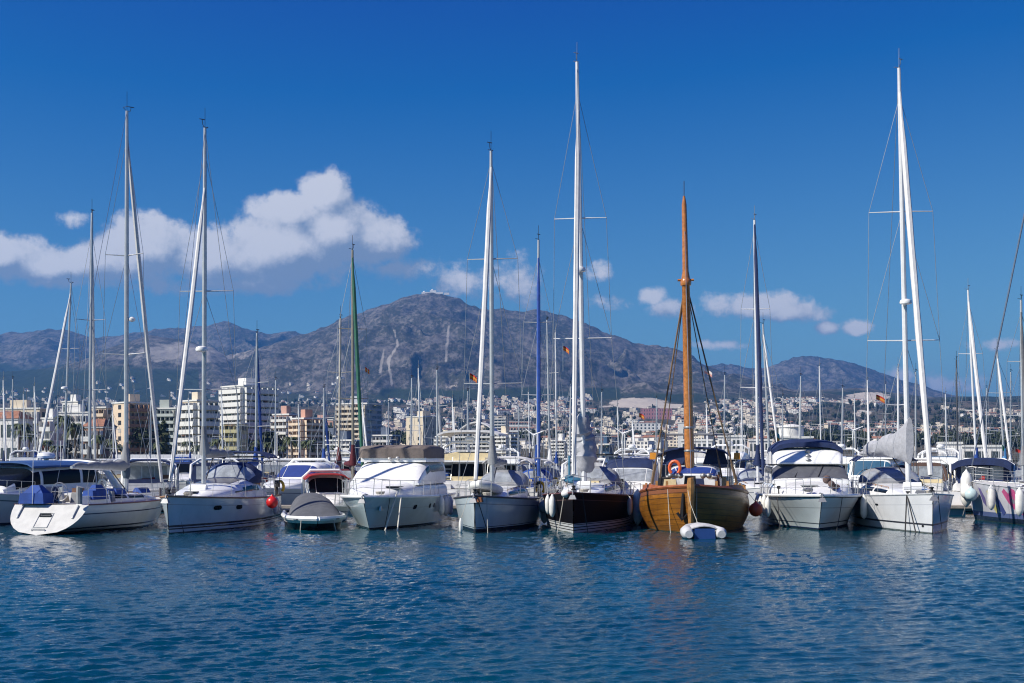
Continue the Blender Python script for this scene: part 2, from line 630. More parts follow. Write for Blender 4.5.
def terrain(X, Y):
    X, Y = np.asarray(X, float), np.asarray(Y, float)
    px = 512 + X / np.maximum(Y, 1) * FPX
    h = np.interp(Y, BASE_Y, BASE_Z)
    roll = (fbm(X / 420 + 9, Y / 420, 4) - 0.5) * np.clip((Y - 700) / 2500, 0, 1) * 55
    h = h + roll
    hb = h
    for i, (yc, wf, wb, prof, rough) in enumerate(RIDGES):
        pxs, pys = zip(*prof)
        crest = zpx(np.interp(px, pxs, pys), yc)
        crest = crest + ((fbm(X / 160 + 7 * i, Y / 900, 4) - 0.5) * 42 + (ridged(X / 75 + 3 * i, Y / 500, 3) - 0.5) * 16) * rough
        warp = (fbm(X / 700 + 3 * i, Y / 700, 3) - 0.5)
        s = np.where(Y < yc, 1 - (yc - Y) / wf, 1 - (Y - yc) / wb)
        s = np.clip(s, 0, 1)
        s = np.clip(s + 1.2 * warp * s * (1 - s), 0, 1)
        prof_h = s ** 1.25
        b0 = np.interp(yc - wf, BASE_Y, BASE_Z)
        gul = ridged(X / 520 + warp * 2.2 + 5 * i, Y / 1500 + 2 * i, 5) - 0.45
        gul2 = ridged(X / 170 + warp * 3.0 + i, Y / 420, 4) - 0.45
        amp = np.clip(4 * s * (1 - s), 0, 1) * np.clip(crest - b0, 0, 900)
        r = hb + np.clip(crest - hb, 0, 2000) * prof_h + amp * rough * (0.38 * gul + 0.06 * gul2)
        h = np.where((crest > b0) & (s > 0), np.maximum(h, r), h)
    return h


def terrain_mat():
    m = bpy.data.materials.new('scrub_covered_hillside')
    m.use_nodes = True
    N = NT(m.node_tree)
    b = m.node_tree.nodes['Principled BSDF']
    geo = N.n('ShaderNodeNewGeometry')
    pos = N.vm('MULTIPLY', geo.outputs['Position'], (1.0, 0.36, 1.0))

    def att(nm):
        a = N.n('ShaderNodeAttribute', attribute_name=nm)
        return a.outputs['Fac']
    n1 = N.noise(pos, 0.0045, 6, 0.62)
    n2 = N.noise(pos, 0.026, 5, 0.68)
    n3 = N.noise(pos, 0.085, 4, 0.7)
    rock = N.mix(N.smooth(n2, 0.4, 0.65), (0.090, 0.080, 0.076), (0.165, 0.148, 0.138))
    scrub = N.mix(n3, (0.024, 0.027, 0.018), (0.052, 0.050, 0.036))
    k = N.m('ADD', N.m('MULTIPLY', n1, 0.75), N.m('MULTIPLY', n2, 0.65))
    k = N.m('ADD', k, N.m('MULTIPLY', n3, 0.8))
    c = N.mix(N.smooth(k, 0.98, 1.22), scrub, rock)
    gully = N.smooth(N.m('ADD', att('ravine'), N.m('MULTIPLY', N.m('SUBTRACT', n2, 0.5), 0.9)), 0.45, 0.75)
    c = N.mix(N.m('MULTIPLY', gully, 0.75), c, (0.36, 0.33, 0.30))
    forest = N.m('ADD', att('forest'), N.m('MULTIPLY', N.m('SUBTRACT', n1, 0.5), 1.2))
    c = N.mix(N.smooth(forest, 0.45, 0.7), c, N.mix(n3, (0.014, 0.024, 0.012), (0.036, 0.046, 0.022)))
    town = N.m('ADD', att('town'), N.m('MULTIPLY', N.m('SUBTRACT', n2, 0.5), 1.0))
    c = N.mix(N.smooth(town, 0.3, 0.8), c, N.mix(N.smooth(n3, 0.4, 0.6), (0.030, 0.036, 0.020), (0.115, 0.095, 0.075)))
    bare = N.m('ADD', att('bare'), N.m('MULTIPLY', N.m('SUBTRACT', n2, 0.5), 1.3))
    c = N.mix(N.smooth(bare, 0.42, 0.58), c, N.mix(n3, (0.36, 0.31, 0.26), (0.58, 0.52, 0.45)))
    N.link(c, b.inputs['Base Color'])
    b.inputs['Roughness'].default_value = 0.95
    b.inputs['Specular IOR Level'].default_value = 0.1
    bp = N.n('ShaderNodeBump')
    bp.inputs['Strength'].default_value = 0.8
    bp.inputs['Distance'].default_value = 4.5
    N.link(N.m('ADD', n2, N.m('MULTIPLY', n3, 0.5)), bp.inputs['Height'])
    N.link(bp.outputs[0], b.inputs['Normal'])
    return m


def build_terrain():
    u = np.concatenate([np.linspace(-0.97, -0.52, 90), np.linspace(-0.515, 0.515, 650), np.linspace(0.52, 0.97, 90)])
    y = np.concatenate([np.geomspace(262, 3600, 150), np.geomspace(3630, 10200, 330), np.geomspace(10400, 16000, 20)])
    U, Y = np.meshgrid(u, y)
    X = U * Y
    Z = terrain(X, Y)
    Z[0, :] = -1.5
    px = 512 + U * FPX
    py = HORZ - (Z - CAMZ) / Y * FPX

    def blob(cx, cy, rx, ry, y0, y1):
        d = np.sqrt(((px - cx) / rx) ** 2 + ((py - cy) / ry) ** 2)
        return np.clip(1.5 - d, 0, 1) * ((Y > y0) & (Y < y1))
    bare = np.maximum.reduce([blob(640, 403, 28, 5.5, 3400, 4300), blob(672, 407, 24, 3.2, 3400, 4300), blob(612, 408, 12, 2.5, 3400, 4300), blob(868, 397, 22, 5, 2200, 6500), blob(858, 401, 16, 4, 2200, 6500),
                              blob(862, 413, 9, 3, 2200, 6000), blob(450, 387, 12, 3, 3500, 6000) * 0.42])
    forest = np.clip(1.25 - np.abs(py - 399) / 15, 0, 1) * ((Y > 3000) & (Y < 5200)) * np.where((px > 380) & (px < 620), 1.0, 0.62)
    forest = np.maximum(forest, np.clip((px < 200) * (py - 345) / 40, 0, 0.75) * (Y > 3000))
    town = np.clip((Y - 330) / 300, 0, 1) * np.clip((3900 - Y) / 500, 0, 1)
    ravine = np.zeros_like(X)
    for pts in ([(394, 330), (398, 345), (388, 360), (392, 385)], [(449, 325), (447, 345), (446, 362)], [(384, 350), (380, 372)]):
        for (ax, ay), (bx, by) in zip(pts[:-1], pts[1:]):
            t = np.clip(((px - ax) * (bx - ax) + (py - ay) * (by - ay)) / ((bx - ax) ** 2 + (by - ay) ** 2), 0, 1)
            d = np.hypot(px - ax - t * (bx - ax), py - ay - t * (by - ay))
            ravine = np.maximum(ravine, np.clip(1 - d / 3.2, 0, 1) * ((Y > 4000) & (Y < 6400)))
    spur = np.clip(1.3 - np.hypot((px - 190) / 95, (py - 353) / 16), 0, 1) * ((Y > 4200) & (Y < 5800)) * 0.8
    ravine = np.maximum(ravine, spur)
    o = grid_mesh('ground', X, Y, Z, terrain_mat(), {'bare': bare, 'forest': forest, 'town': town, 'ravine': ravine})
    tag(o, None, None, kind='structure')


build_water()
build_terrain()

# quay that edges the marina in front of the town
mb = MB()
mb.box(-420, 420, 258, 330, -2, 1.35)
o = mb.build('quay', mat('quay_concrete', (0.34, 0.32, 0.29), 0.85, var=0.2, scale=0.6), None, 0)
tag(o, None, None, kind='structure')


def build_haze():
    mb = MB()
    mb.box(-17000, 17000, -120, 17000, -3.0, 985)
    m = bpy.data.materials.new('haze_air')
    m.use_nodes = True
    t = m.node_tree
    t.nodes.clear()
    pv = t.nodes.new('ShaderNodeVolumePrincipled')
    pv.inputs['Color'].default_value = (0.12, 0.42, 1.0, 1)
    pv.inputs['Density'].default_value = HAZE
    pv.inputs['Anisotropy'].default_value = 0.2
    ou = t.nodes.new('ShaderNodeOutputMaterial')
    t.links.new(pv.outputs[0], ou.inputs['Volume'])
    o = mb.build('haze', m, None, 0)
    tag(o, None, None, kind='stuff')


HAZE = 0.00008
build_haze()


# ------------------------------------------------------------------ boats
class Boat:
    """bow towards local +X, port towards +Y, waterline at z = 0"""
    def __init__(self, name, label, cat, L, B, fb, fs, bow=None, rel=0.0, stern=None, mid=None, yaw=None,
                 rake=0.9, srake=0.0, tw=0.75, flare=0.35, k=0.94, dip=0.12, bulge=0.0, draft=0.45, maxt=0.42, p=2.1, ur=0.0, group=None):
        self.L, self.B, self.fb, self.fs = L, B, fb, fs
        self.rake, self.srake, self.tw, self.flare, self.k, self.dip, self.bulge = rake, srake, tw, flare, k, dip, bulge
        self.draft, self.maxt, self.p, self.ur = draft, maxt, p, ur
        if bow and stern:
            a, b = P(bow[0], HORZ, bow[1]), P(stern[0], HORZ, stern[1])
            d = (a - b).normalized()
            c = a - d * (L / 2)
        elif bow:
            a = P(bow[0], HORZ, bow[1])
            t = -Vector((a.x, a.y, 0)).normalized()          # towards the quay the picture is taken from
            d = Matrix.Rotation(R(rel), 3, 'Z') @ t
            c = a - d * (L / 2)
        else:
            c = P(mid[0], HORZ, mid[1])
            t = -Vector((c.x, c.y, 0)).normalized()
            d = Matrix.Rotation(R(rel), 3, 'Z') @ t
        self.c = Vector((c.x, c.y, 0))
        self.rz = math.atan2(d.y, d.x)
        self.root = thing(name, label, cat, self.c, self.rz, group)
        self.inv = (Matrix.Translation(self.c) @ Matrix.Rotation(self.rz, 4, 'Z')).inverted()
        self.fwd = (Matrix.Translation(self.c) @ Matrix.Rotation(self.rz, 4, 'Z'))

    def loc(self, w):
        return self.inv @ Vector(w)

    def world(self, l):
        return self.fwd @ Vector(l)

    def pxloc(self, px, py, near):
        """local point seen at (px, py) at the distance of a local point"""
        return self.loc(P(px, py, self.world(near).y))

    def half(self, t):
        if t < self.maxt:
            return self.B / 2 * (self.tw + (1 - self.tw) * math.sin(PI / 2 * t / self.maxt))
        return max(self.B / 2 * (1 - ((t - self.maxt) / (1 - self.maxt)) ** self.p), 0.02)

    def sheer(self, t):
        return self.fs + (self.fb - self.fs) * t ** 1.7 - self.dip * math.sin(PI * t)

    def xat(self, t, z):
        s = max(self.sheer(t), .1)
        q = z / s
        xs = -self.L / 2 + self.srake * q
        xb = self.L / 2 - self.rake * max(0.0, 1 - max(q, -0.6)) ** 1.2
        return lerp(xs, xb, t)

    def yat(self, t, z):
        b, s = self.half(t), self.sheer(t)
        fl = self.flare * max(0, (t - 0.4) / 0.6) ** 1.5
        bw = b * (self.k - fl)
        if self.ur:
            u = self.ur * max(0.0, 1 - t / 0.55)
            q = max(0.0, min(1.0, z / s))
            f = (1 - (1 - q) ** 2.3) ** (1 / 2.3)
            if z >= 0:
                return lerp(bw + (b - bw) * q ** 1.35, b * f, u)
            return bw * (1 - u) * math.sqrt(max(0, 1 - (z / self.draft) ** 2))
        if z >= 0:
            q = z / s
            return bw + (b - bw) * q ** 1.35 + self.bulge * math.sin(PI * min(q, 1)) * min(1, b)
        return bw * math.sqrt(max(0, 1 - (z / self.draft) ** 2))

    def pt(self, t, z, side=1, out=0.0):
        return Vector((self.xat(t, z), side * (self.yat(t, z) + out), z))

    def deck(self, t, side=1, inset=0.0, up=0.0):
        s = self.sheer(t)
        return Vector((self.xat(t, s), side * max(self.yat(t, s) - inset, 0.0), s + up))

    def hull(self, m, transom=None, nt=34, deckmat=None, rail=None, raild=0.035):
        mb = MB()
        zs = [1, .9, .78, .64, .5, .36, .22, .1, 0]
        for side in (1, -1):
            rows, uvs = [], []
            for i in range(nt):
                t = i / (nt - 1)
                t = 1 - (1 - t) ** 1.25
                s = self.sheer(t)
                zz = [s * q for q in zs] + [-self.draft * q for q in (.4, .75, 1)]
                rows.append([self.pt(t, z, side) for z in zz])
                uvs.append([(t * self.L, s - z) for z in zz])
            mb.grid(rows, flip=(side < 0), uv=uvs)
            if side == 1:
                star = rows[0]
            else:
                port = rows[0]
        h = mb.build('hull', m, self.root, 35)
        tb = MB()
        n = 12
        tb.grid([[lerp(a, b, j / n) for j in range(n + 1)] for a, b in zip(star, port)])
        tb.build('transom', transom or m, self.root)
        db = MB()
        rows = []
        for i in range(25):
            t = i / 24
            a, b = self.deck(t, 1, 0.01), self.deck(t, -1, 0.01)
            row = []
            for j in range(7):
                q = lerp(a, b, j / 6)
                q.z += 0.05 * (1 - (2 * j / 6 - 1) ** 2) * min(1, self.half(t))
                q.z -= 0.02
                row.append(q)
            rows.append(row)
        db.grid(rows, flip=True)
        db.build('deck', deckmat or DECK, self.root)
        rb = MB()
        for side in (1, -1):
            rb.tube([self.deck(i / 24, side, 0.0, 0.01) for i in range(25)], raild, 6)
        rb.build('toe_rail', rail or WHITE, self.root)
        return h

    def rail(self, t0, t1, n, h=0.62, m=None, inset=0.1, r=0.011, mid=True, close_bow=False):
        """stanchions and lifelines on both sides"""
        for side in (1, -1):
            mb = MB()
            top = []
            for i in range(n + 1):
                p = self.deck(lerp(t0, t1, i / n), side, inset)
                q = p + Vector((0, side * 0.03, h))
                mb.tube([p, q], r, 5)
                top.append(q)
            mb.tube(top, r * 0.8, 5)
            if mid:
                mb.tube([p - Vector((0, 0, h * 0.48)) for p in top], r * 0.6, 4)
            mb.build('guard_rail', m or STEEL, self.root)

    def pulpit(self, h=0.65, t=0.9, r=0.014, m=None):
        mb = MB()
        a, b = self.deck(t, 1, 0.06), self.deck(t, -1, 0.06)
        nose = Vector((self.L / 2 - 0.05, 0, self.sheer(1) + h + 0.05))
        up = Vector((0, 0, h))
        c, d = self.deck(0.965, 1, 0.03), self.deck(0.965, -1, 0.03)
        mb.tube([a, a + up, c + up + Vector((.1, .08, .04)), nose + Vector((0, .12, 0)), nose + Vector((0, -.12, 0)), d + up + Vector((.1, -.08, .04)), b + up, b], r, 6)
        mb.tube([c, c + up + Vector((.1, .08, .04))], r, 5)
        mb.tube([d, d + up + Vector((.1, -.08, .04))], r, 5)
        mb.tube([a + up * .5, c + up * .5, nose - up * .5, d + up * .5, b + up * .5], r * .7, 5)
        mb.build('pulpit', m or STEEL, self.root)

    def pushpit(self, h=0.65, r=0.014):
        pts = [self.deck(0.14, 1, .08), self.deck(0.02, 1, .1), self.deck(0.01, -1, .1), self.deck(0.14, -1, .08)]
        a, b, c, d = pts
        up = Vector((0, 0, h))
        for s in (a, b), (d, c):
            mb = MB()
            mb.tube([s[0], s[0] + up, s[1] + up, s[1]], r, 6)
            mb.tube([s[0] + up * .5, s[1] + up * .5], r * .7, 5)
            mb.build('pushpit', STEEL, self.root)

    # -- lofted bodies: sections (x, half width, z0, z1), tops rounded by the exponent n
    def section(self, secs, t, s, n=4.0, off=0.0):
        k = len(secs) - 1
        i = min(int(t * k), k - 1)
        f = t * k - i
        x, w, z0, z1 = [lerp(a, b, f) for a, b in zip(secs[i], secs[i + 1])]
        th = PI * s
        c, sn = math.cos(th), math.sin(th)
        y = (w + off) * math.copysign(abs(c) ** (2 / n), c)
        z = z0 + (z1 - z0 + off) * abs(sn) ** (2 / n)
        return Vector((x, y, z))

    def loft(self, name, secs, m, n=4.0, parent=None, ns=20, sub=3, cap=True):
        mb = MB()
        k = (len(secs) - 1) * sub
        rows = [[self.section(secs, i / k, j / ns, n) for j in range(ns + 1)] for i in range(k + 1)]
        mb.grid(rows, flip=secs[0][0] < secs[-1][0])
        if cap:
            fl = secs[0][0] < secs[-1][0]
            mb.poly(rows[0] if fl else rows[0][::-1])
            mb.poly(rows[-1][::-1] if fl else rows[-1])
        return mb.build(name, m, parent or self.root, 38)

    def patch(self, name, secs, t0, t1, s0, s1, m, n=4.0, off=0.012, parent=None, nt=6, ns=8, trim=0.0):
        """a pane lying just proud of a lofted body"""
        mb = MB()
        rows = []
        for i in range(nt + 1):
            f = i / nt
            a, b = s0 + trim * f, s1 - trim * f
            rows.append([self.section(secs, lerp(t0, t1, f), lerp(a, b, j / ns), n, off) for j in range(ns + 1)])
        fl = (secs[0][0] < secs[-1][0]) == (t0 < t1)
        mb.grid(rows, flip=fl)
        back = [[self.section(secs, lerp(t0, t1, i / nt), lerp(s0 + trim * i / nt, s1 - trim * i / nt, j / ns), n, off - 0.02) for j in range(ns + 1)] for i in range(nt + 1)]
        mb.grid(back, flip=not fl)
        return mb.build(name, m, parent or self.root, 60)

    def canopy(self, name, x0, x1, w, z, arch, m, th=0.05, droop=0.15, frame=True, legz=None, pitch=0.0, dome=0.0):
        """a stretched canvas top on a tube frame"""
        mb = MB()
        rows = []
        for i in range(9):
            f = i / 8
            x = lerp(x0, x1, f)
            e = 1 - (2 * f - 1) ** 2
            row = []
            for j in range(11):
                q = 2 * j / 10 - 1
                zz = z + arch * (1 - abs(q) ** 2.6) - droop * abs(q) ** 8 + 0.05 * e + pitch * f + dome * e
                row.append((x, q * w, zz))
            rows.append(row)
        mb.slab(rows, th)
        c = mb.build(name, m, self.root, 50)
        if frame:
            lz = legz if legz is not None else z - 1.2
            for side in (1, -1):
                fb = MB()
                for fx in (0.08, 0.5, 0.92):
                    fb.tube([(lerp(x0, x1, .5), side * (w + .03), lz), (lerp(x0, x1, fx), side * (w - .02), z + pitch * fx - th)], 0.016, 5)
                fb.build('canopy_frame', STEEL, c)
        return c

    def sprayhood(self, x0, x1, w, z0, h, m, win=CLEAR):
        """folding hood over the companionway with clear panels"""
        secs = [(x0, w * .82, z0, z0 + .12), (lerp(x0, x1, .35), w * .93, z0, z0 + h * .72), (lerp(x0, x1, .62), w, z0, z0 + h * .97), (x1, w, z0, z0 + h)]
        o = self.loft('sprayhood', secs, m, 2.6)
        for a, b in ((.1, .36), (.385, .615), (.64, .9)):
            self.patch('window', secs, .09, .5, a, b, win, 2.6, .012, o)
        return o

    # -- rigging
    def rig(self, mast_x, foot, top, mat_m=None, r=0.1, spr=(), spr_w=1.1, genoa=None, gen_top=0.94, gen_r=0.085, stay_x=None, back=True,
            boom=None, boom_len=4.6, boom_z=None, cover=None, radar=None, head=True, thin=1.0, sweep=0.25, wire=True, shroud_t=0.55, boom_side=0.0, taper=0.6, lead=None):
        mm = mat_m or ALU
        foot, top = Vector((mast_x, 0, foot)), Vector(top)
        mast_l = top - foot
        mb = MB()
        mb.tube([foot, lerp(foot, top, .6), lerp(foot, top, .92), top], [r, r * .97, r * (taper + .15), r * taper], 8)
        mast = mb.build('mast', mm, self.root)
        at = lambda f: foot + mast_l * f
        wr = 0.012 * thin
        tips = []
        for f in spr:
            c = at(f)
            w = spr_w * (1.08 - .35 * f)
            sb = MB()
            for side in (1, -1):
                sb.tube([c, c + Vector((-sweep * w, side * w, .05))], [.035, .02], 5)
            sb.build('spreader', mm, mast)
            tips.append((c, w))
        if wire:
            for side in (1, -1):
                wb = MB()
                ch = self.deck(shroud_t, side, .12)
                path = [ch] + [c + Vector((-sweep * w, side * w, .05)) for c, w in tips] + [at(.97 if gen_top > .95 else .93)]
                wb.tube(path, wr, 4)
                if tips:
                    wb.tube([ch + Vector((.3, 0, 0)), tips[0][0]], wr, 4)
                    if len(tips) > 1:
                        wb.tube([tips[0][0] + Vector((-sweep * tips[0][1], side * tips[0][1], .05)), tips[1][0]], wr, 4)
                wb.build('shroud', WIRE, self.root)
            if back:
                wb = MB()
                wb.tube([at(1.0), Vector((self.xat(0, self.fs) + .1, 0, self.fs))], wr, 4)
                wb.build('backstay', WIRE, self.root)
        sx = stay_x if stay_x is not None else self.L / 2 - .25
        tack = Vector((sx, 0, self.sheer(1) + .15))
        gt = at(gen_top)
        if genoa is not None:
            gb = MB()
            n = 14
            pts, rs = [], []
            for i in range(n + 1):
                f = i / n
                p = lerp(tack + (gt - tack) * .035, gt, f)
                p.x -= .10 * math.sin(PI * f)
                pts.append(p)
                rs.append(gen_r * (.55 + .75 * math.sin(PI * min(1, (f * .62 + .18)))) * (1.0 if f < .9 else .6) * (1 + .06 * math.sin(f * 40)))
            gb.tube(pts, rs, 7)
            gb.build('furled_headsail', genoa, self.root)
            db = MB()
            db.lathe([(.04, 0), (.11, .02), (.11, .06), (.06, .08), (.06, .15), (.1, .17), (.1, .2), (.03, .22)], 10, tack - Vector((0, 0, .05)))
            db.build('furling_drum', BLACK, self.root)
        if wire:
            wb = MB()
            wb.tube([tack - Vector((0, 0, .15)), gt], wr, 4)
            if gen_top < .97 and lead:
                wb.tube([tack + Vector((.1, 0, -.15)), at(.995)], wr, 4)
            wb.build('forestay', WIRE, self.root)
        if boom is not None:
            bz = boom_z
            f = (bz - foot.z) / max(mast_l.z, .1)
            g = at(f) + Vector((-r, 0, 0))
            e = g + Vector((-boom_len, boom_side, .12))
            bb = MB()
            bb.tube([g, e], [.085, .075], 8)
            bo = bb.build('boom', mm, self.root)
            if boom_len > 2:
                vb = MB()
                vb.tube([Vector((mast_x - r, 0, foot.z + .15)), lerp(g, e, .3)], .03, 5)
                vb.build('vang', BLACK, bo)
            if cover is not None:
                cb = MB()
                pts, rs = [], []
                for i in range(13):
                    q = i / 12
                    p = lerp(g, e, q * .96)
                    hgt = lerp(.26, .10, q) + .03 * math.sin(q * 23)
                    pts.append(p + Vector((0, 0, hgt * .75)))
                    rs.append(hgt)
                pts.insert(0, pts[0] + Vector((r * .7, 0, .75)))
                rs.insert(0, .15)
                pts.insert(0, pts[0] + Vector((r * .5, 0, .5)))
                rs.insert(0, .11)
                cb.tube(pts, rs, 9)
                cb.build('sail_cover', cover, bo)
        if radar:
            rd = MB()
            c = at(radar) + Vector((r + .26, 0, 0))
            rd.lathe([(.1, -.02), (.27, .02), (.29, .1), (.25, .2), (.1, .25)], 14, c)
            rd.tube([at(radar), c], .04, 5)
            rd.build('radar_dome', WHITE, mast)
        if head:
            hb = MB()
            hb.tube([top, top + Vector((0, 0, .95 * min(1, thin)))], .011 * thin, 4)
            hb.tube([top, top + Vector((.35, .0, .08)), top + Vector((.42, 0, .3))], .014 * thin, 4)
            hb.tube([top + Vector((.32, .1, .3)), top + Vector((.52, -.1, .3))], .02 * thin, 4)
            hb.tube([top + Vector((-.1, 0, 0)), top + Vector((-.3, .05, .1)), top + Vector((-.28, -.2, .14))], .016 * thin, 4)
            hb.build('masthead_gear', BLACK if mm is not WMAST else GALV, mast)
        return mast

    def anchor(self):
        mb = MB()
        p = Vector((self.L / 2 - .15, 0, self.sheer(1) + .03))
        mb.tube([p + Vector((-.7, 0, .06)), p + Vector((.25, 0, .05)), p + Vector((.38, 0, -.12))], .03, 6)
        mb.box(p.x + .18, p.x + .5, -.17, .17, p.z - .3, p.z - .12, .1, .08)
        mb.box(p.x - .5, p.x + .12, -.07, .07, p.z - .02, p.z + .06)
        mb.build('anchor', GALV, self.root)

    def mooring(self, t, side, dx, dy, m=None, r=0.02, zend=-.3, slack=0.0):
        a = self.deck(t, side, .03, .05)
        b = a + Vector((dx, side * dy, 0))
        b.z = zend
        mb = MB()
        pts = []
        for i in range(9):
            f = i / 8
            p = lerp(a, b, f)
            p.z -= slack * math.sin(PI * f)
            pts.append(p)
        mb.tube(pts, r, 5)
        mb.build('mooring_line', m or DROPE, self.root)

    def portlight(self, t, z, side, w, h, m=None, name='porthole'):
        """window let into the topsides"""
        mb = MB()
        rows_ = []
        n = 8
        for i in range(n + 1):
            x = -w / 2 + w * i / n
            tt = t + x / self.L
            e = max(0.0, 1 - abs(2 * i / n - 1) ** 4) ** .25 * h / 2
            if i in (0, n):
                e = h * .2
            rows_.append([self.pt(tt, z - e, side, .01), self.pt(tt, z + e, side, .01)])
        mb.grid(rows_, flip=(side < 0))
        mb.grid([[self.pt(t + (-w / 2 + w * i / n) / self.L, z - h * .3, side, -.01), self.pt(t + (-w / 2 + w * i / n) / self.L, z + h * .3, side, -.01)] for i in range(n + 1)], flip=(side > 0))
        mb.build(name, m or DARKGLASS, self.root)

    def box(self, name, m, x0, x1, y0, y1, z0, z1, tx=0, ty=0, parent=None):
        return MB().box(x0, x1, y0, y1, z0, z1, tx, ty).build(name, m, parent or self.root, 30)

    def hatch(self, x, y, z, w=.5, d=.5, m=None, tilt=0.0):
        o = self.box('hatch', m or DARKGLASS, x - d / 2, x + d / 2, y - w / 2, y + w / 2, z, z + .05, .03, .03)
        return o

    def wheel(self, x, z, r=.5, y=0):
        mb = MB()
        n = 20
        mb.tube([(x, y + r * math.cos(2 * PI * i / n), z + r * math.sin(2 * PI * i / n)) for i in range(n + 1)], .02, 5)
        for i in range(3):
            a = PI * i / 3
            mb.tube([(x, y + r * math.cos(a), z + r * math.sin(a)), (x, y - r * math.cos(a), z - r * math.sin(a))], .012, 4)
        mb.box(x + .02, x + .25, y - .12, y + .12, z - .95, z + .2, .04, .03)
        mb.build('steering_wheel', STEEL, self.root)

    def winches(self, pts):
        for p in pts:
            mb = MB()
            mb.lathe([(.09, 0), (.07, .04), (.06, .12), (.08, .17), (.03, .19)], 10, p)
            mb.build('winch', STEEL, self.root)

    def lifebuoy(self, p, col, rz=0.0):
        """horseshoe buoy clipped to the rail"""
        mb = MB()
        p = Vector(p)
        pts = []
        for i in range(11):
            a = R(-50) + R(280) * i / 10
            pts.append(p + Vector((.24 * math.cos(a) * math.sin(rz), .24 * math.cos(a) * math.cos(rz), .3 * math.sin(a))))
        mb.tube(pts, .075, 7)
        mb.build('horseshoe_buoy', col, self.root)


def fender(boat, t, side, top, label, kind='sausage', size=1.0, group=None, m=None, out=0.0):
    """hangs on a rope from the rail of a boat"""
    e = boat.deck(t, side)
    if kind == 'sausage':
        h, rr = .66 * size, .098 * size
        prof = [(.02, 0), (.05, .02), (rr * .75, .07 * size), (rr, .15 * size), (rr * 1.03, h * .5), (rr, h - .15 * size), (rr * .7, h - .06 * size), (.05, h), (.035, h + .05)]
    else:
        rr = .24 * size
        h = rr * 2.1
        prof = [(.02, 0)] + [(rr * math.sin(PI * i / 9), rr - rr * math.cos(PI * i / 9)) for i in range(1, 9)] + [(.06, h), (.04, h + .06)]
    z = e.z - top - h
    q = boat.pt(t, max(z + h * .5, 0.05), side)
    y = max(abs(e.y) + rr + .02, abs(q.y) + rr + .01) + out
    w = boat.world((e.x, side * y, z))
    mb = MB()
    mb.lathe(prof, 12)
    o = mb.build('fender', m or (FEND if kind == 'sausage' else ORANGE), None)
    o.location = w
    tag(o, label, 'fender', group)
    eye = boat.world(e + Vector((0, 0, .06))) - Vector(w)
    rb = MB()
    rb.tube([(0, 0, h), (eye.x * .6, eye.y * .6, lerp(h, eye.z, .6)), eye], .011, 4)
    rb.build('fender_rope', ROPE, o)
    return o


# ------------------------------------------------------------------ front row, from left to right
def yacht_deck(b, x0, x1, w0, w1, z, h, win=True, n=4.0, m=None, slope=None, wmat=None):
    """coachroof with side windows and hatches"""
    hs = slope or (.25, .75, .95, 1.0)
    secs = [(lerp(x0, x1, f), lerp(w0, w1, f ** .7), z - .12, z + h * q) for f, q in zip((0, .33, .7, 1), hs)]
    o = b.loft('coachroof', secs, m or WHITE, n)
    if win:
        for s0, s1 in ((.07, .2), (.8, .93)):
            b.patch('window', secs, .30, .58, s0, s1, wmat or DARKGLASS, n, .012, o, trim=.0)
            b.patch('window', secs, .62, .9, s0, s1, wmat or DARKGLASS, n, .012, o, trim=.0)
    hx = lerp(x0, x1, .32)
    zt = b.section(secs, .32, .5, n).z
    hb = MB()
    hb.box(hx - .28, hx + .28, -.28, .28, zt - .03, zt + .05, .03, .03)
    hb.build('hatch', DARKGLASS, o, 30)
    gb = MB()
    for side in (1, -1):
        pts = [b.section(secs, .35 + .5 * i / 6, .5 - side * .22, n) + Vector((0, 0, .07)) for i in range(7)]
        gb.tube(pts, .018, 5)
        for i in (0, 2, 4, 6):
            gb.tube([pts[i], pts[i] - Vector((0, 0, .09))], .018, 5)
    gb.build('handrail', TEAK, o)
    return o, secs


# --- motor cruiser with blue hardtop, bow out of frame on the left
A = Boat('motor_cruiser', 'white motor cruiser with blue hardtop and big dark windows, behind the scoop-sterned sloop', 'motorboat', 13.0, 4.1, 1.75, 1.35,
         bow=(-70, 60.0), stern=(118, 72.5), rake=1.6, flare=.5)
A.hull(hull_mat('cruiser_topsides', (0.62, 0.64, 0.66), [(0.0, .1, (.02, .03, .06))], [(.28, .34, (.12, .14, .17))]), rail=GREYW)
s = [(4.4, 1.0, 1.35, 1.62), (2.2, 1.5, 1.3, 1.78), (-1.0, 1.7, 1.25, 1.75), (-4.6, 1.75, 1.2, 1.7)]
A.loft('coachroof', s, WHITE)
s = [(3.1, 1.2, 1.5, 1.8), (1.2, 1.52, 1.5, 2.85), (-2.2, 1.62, 1.5, 3.05), (-3.2, 1.62, 1.5, 3.0)]
o = A.loft('wheelhouse', s, WHITE, 5)
A.patch('windscreen', s, .04, .31, .2, .8, DARKGLASS, 5, .014, o)
for a_, b_ in ((.02, .2), (.80, .98)):
    A.patch('window', s, .12, .36, a_, b_, DARKGLASS, 5, .014, o)
    A.patch('window', s, .38, .64, a_, b_, DARKGLASS, 5, .014, o)
    A.patch('window', s, .66, .97, a_, b_, DARKGLASS, 5, .014, o)
A.canopy('hardtop_cover', 1.6, -3.4, 1.62, 2.98, .16, mat('hardtop_blue_canvas', (.02, .075, .24), .7), .09, .1, frame=False)
s = [(-3.5, 1.7, 1.5, 3.05), (-4.0, 1.75, 1.5, 3.1), (-4.3, 1.75, 1.5, 3.1)]
ar = MB()
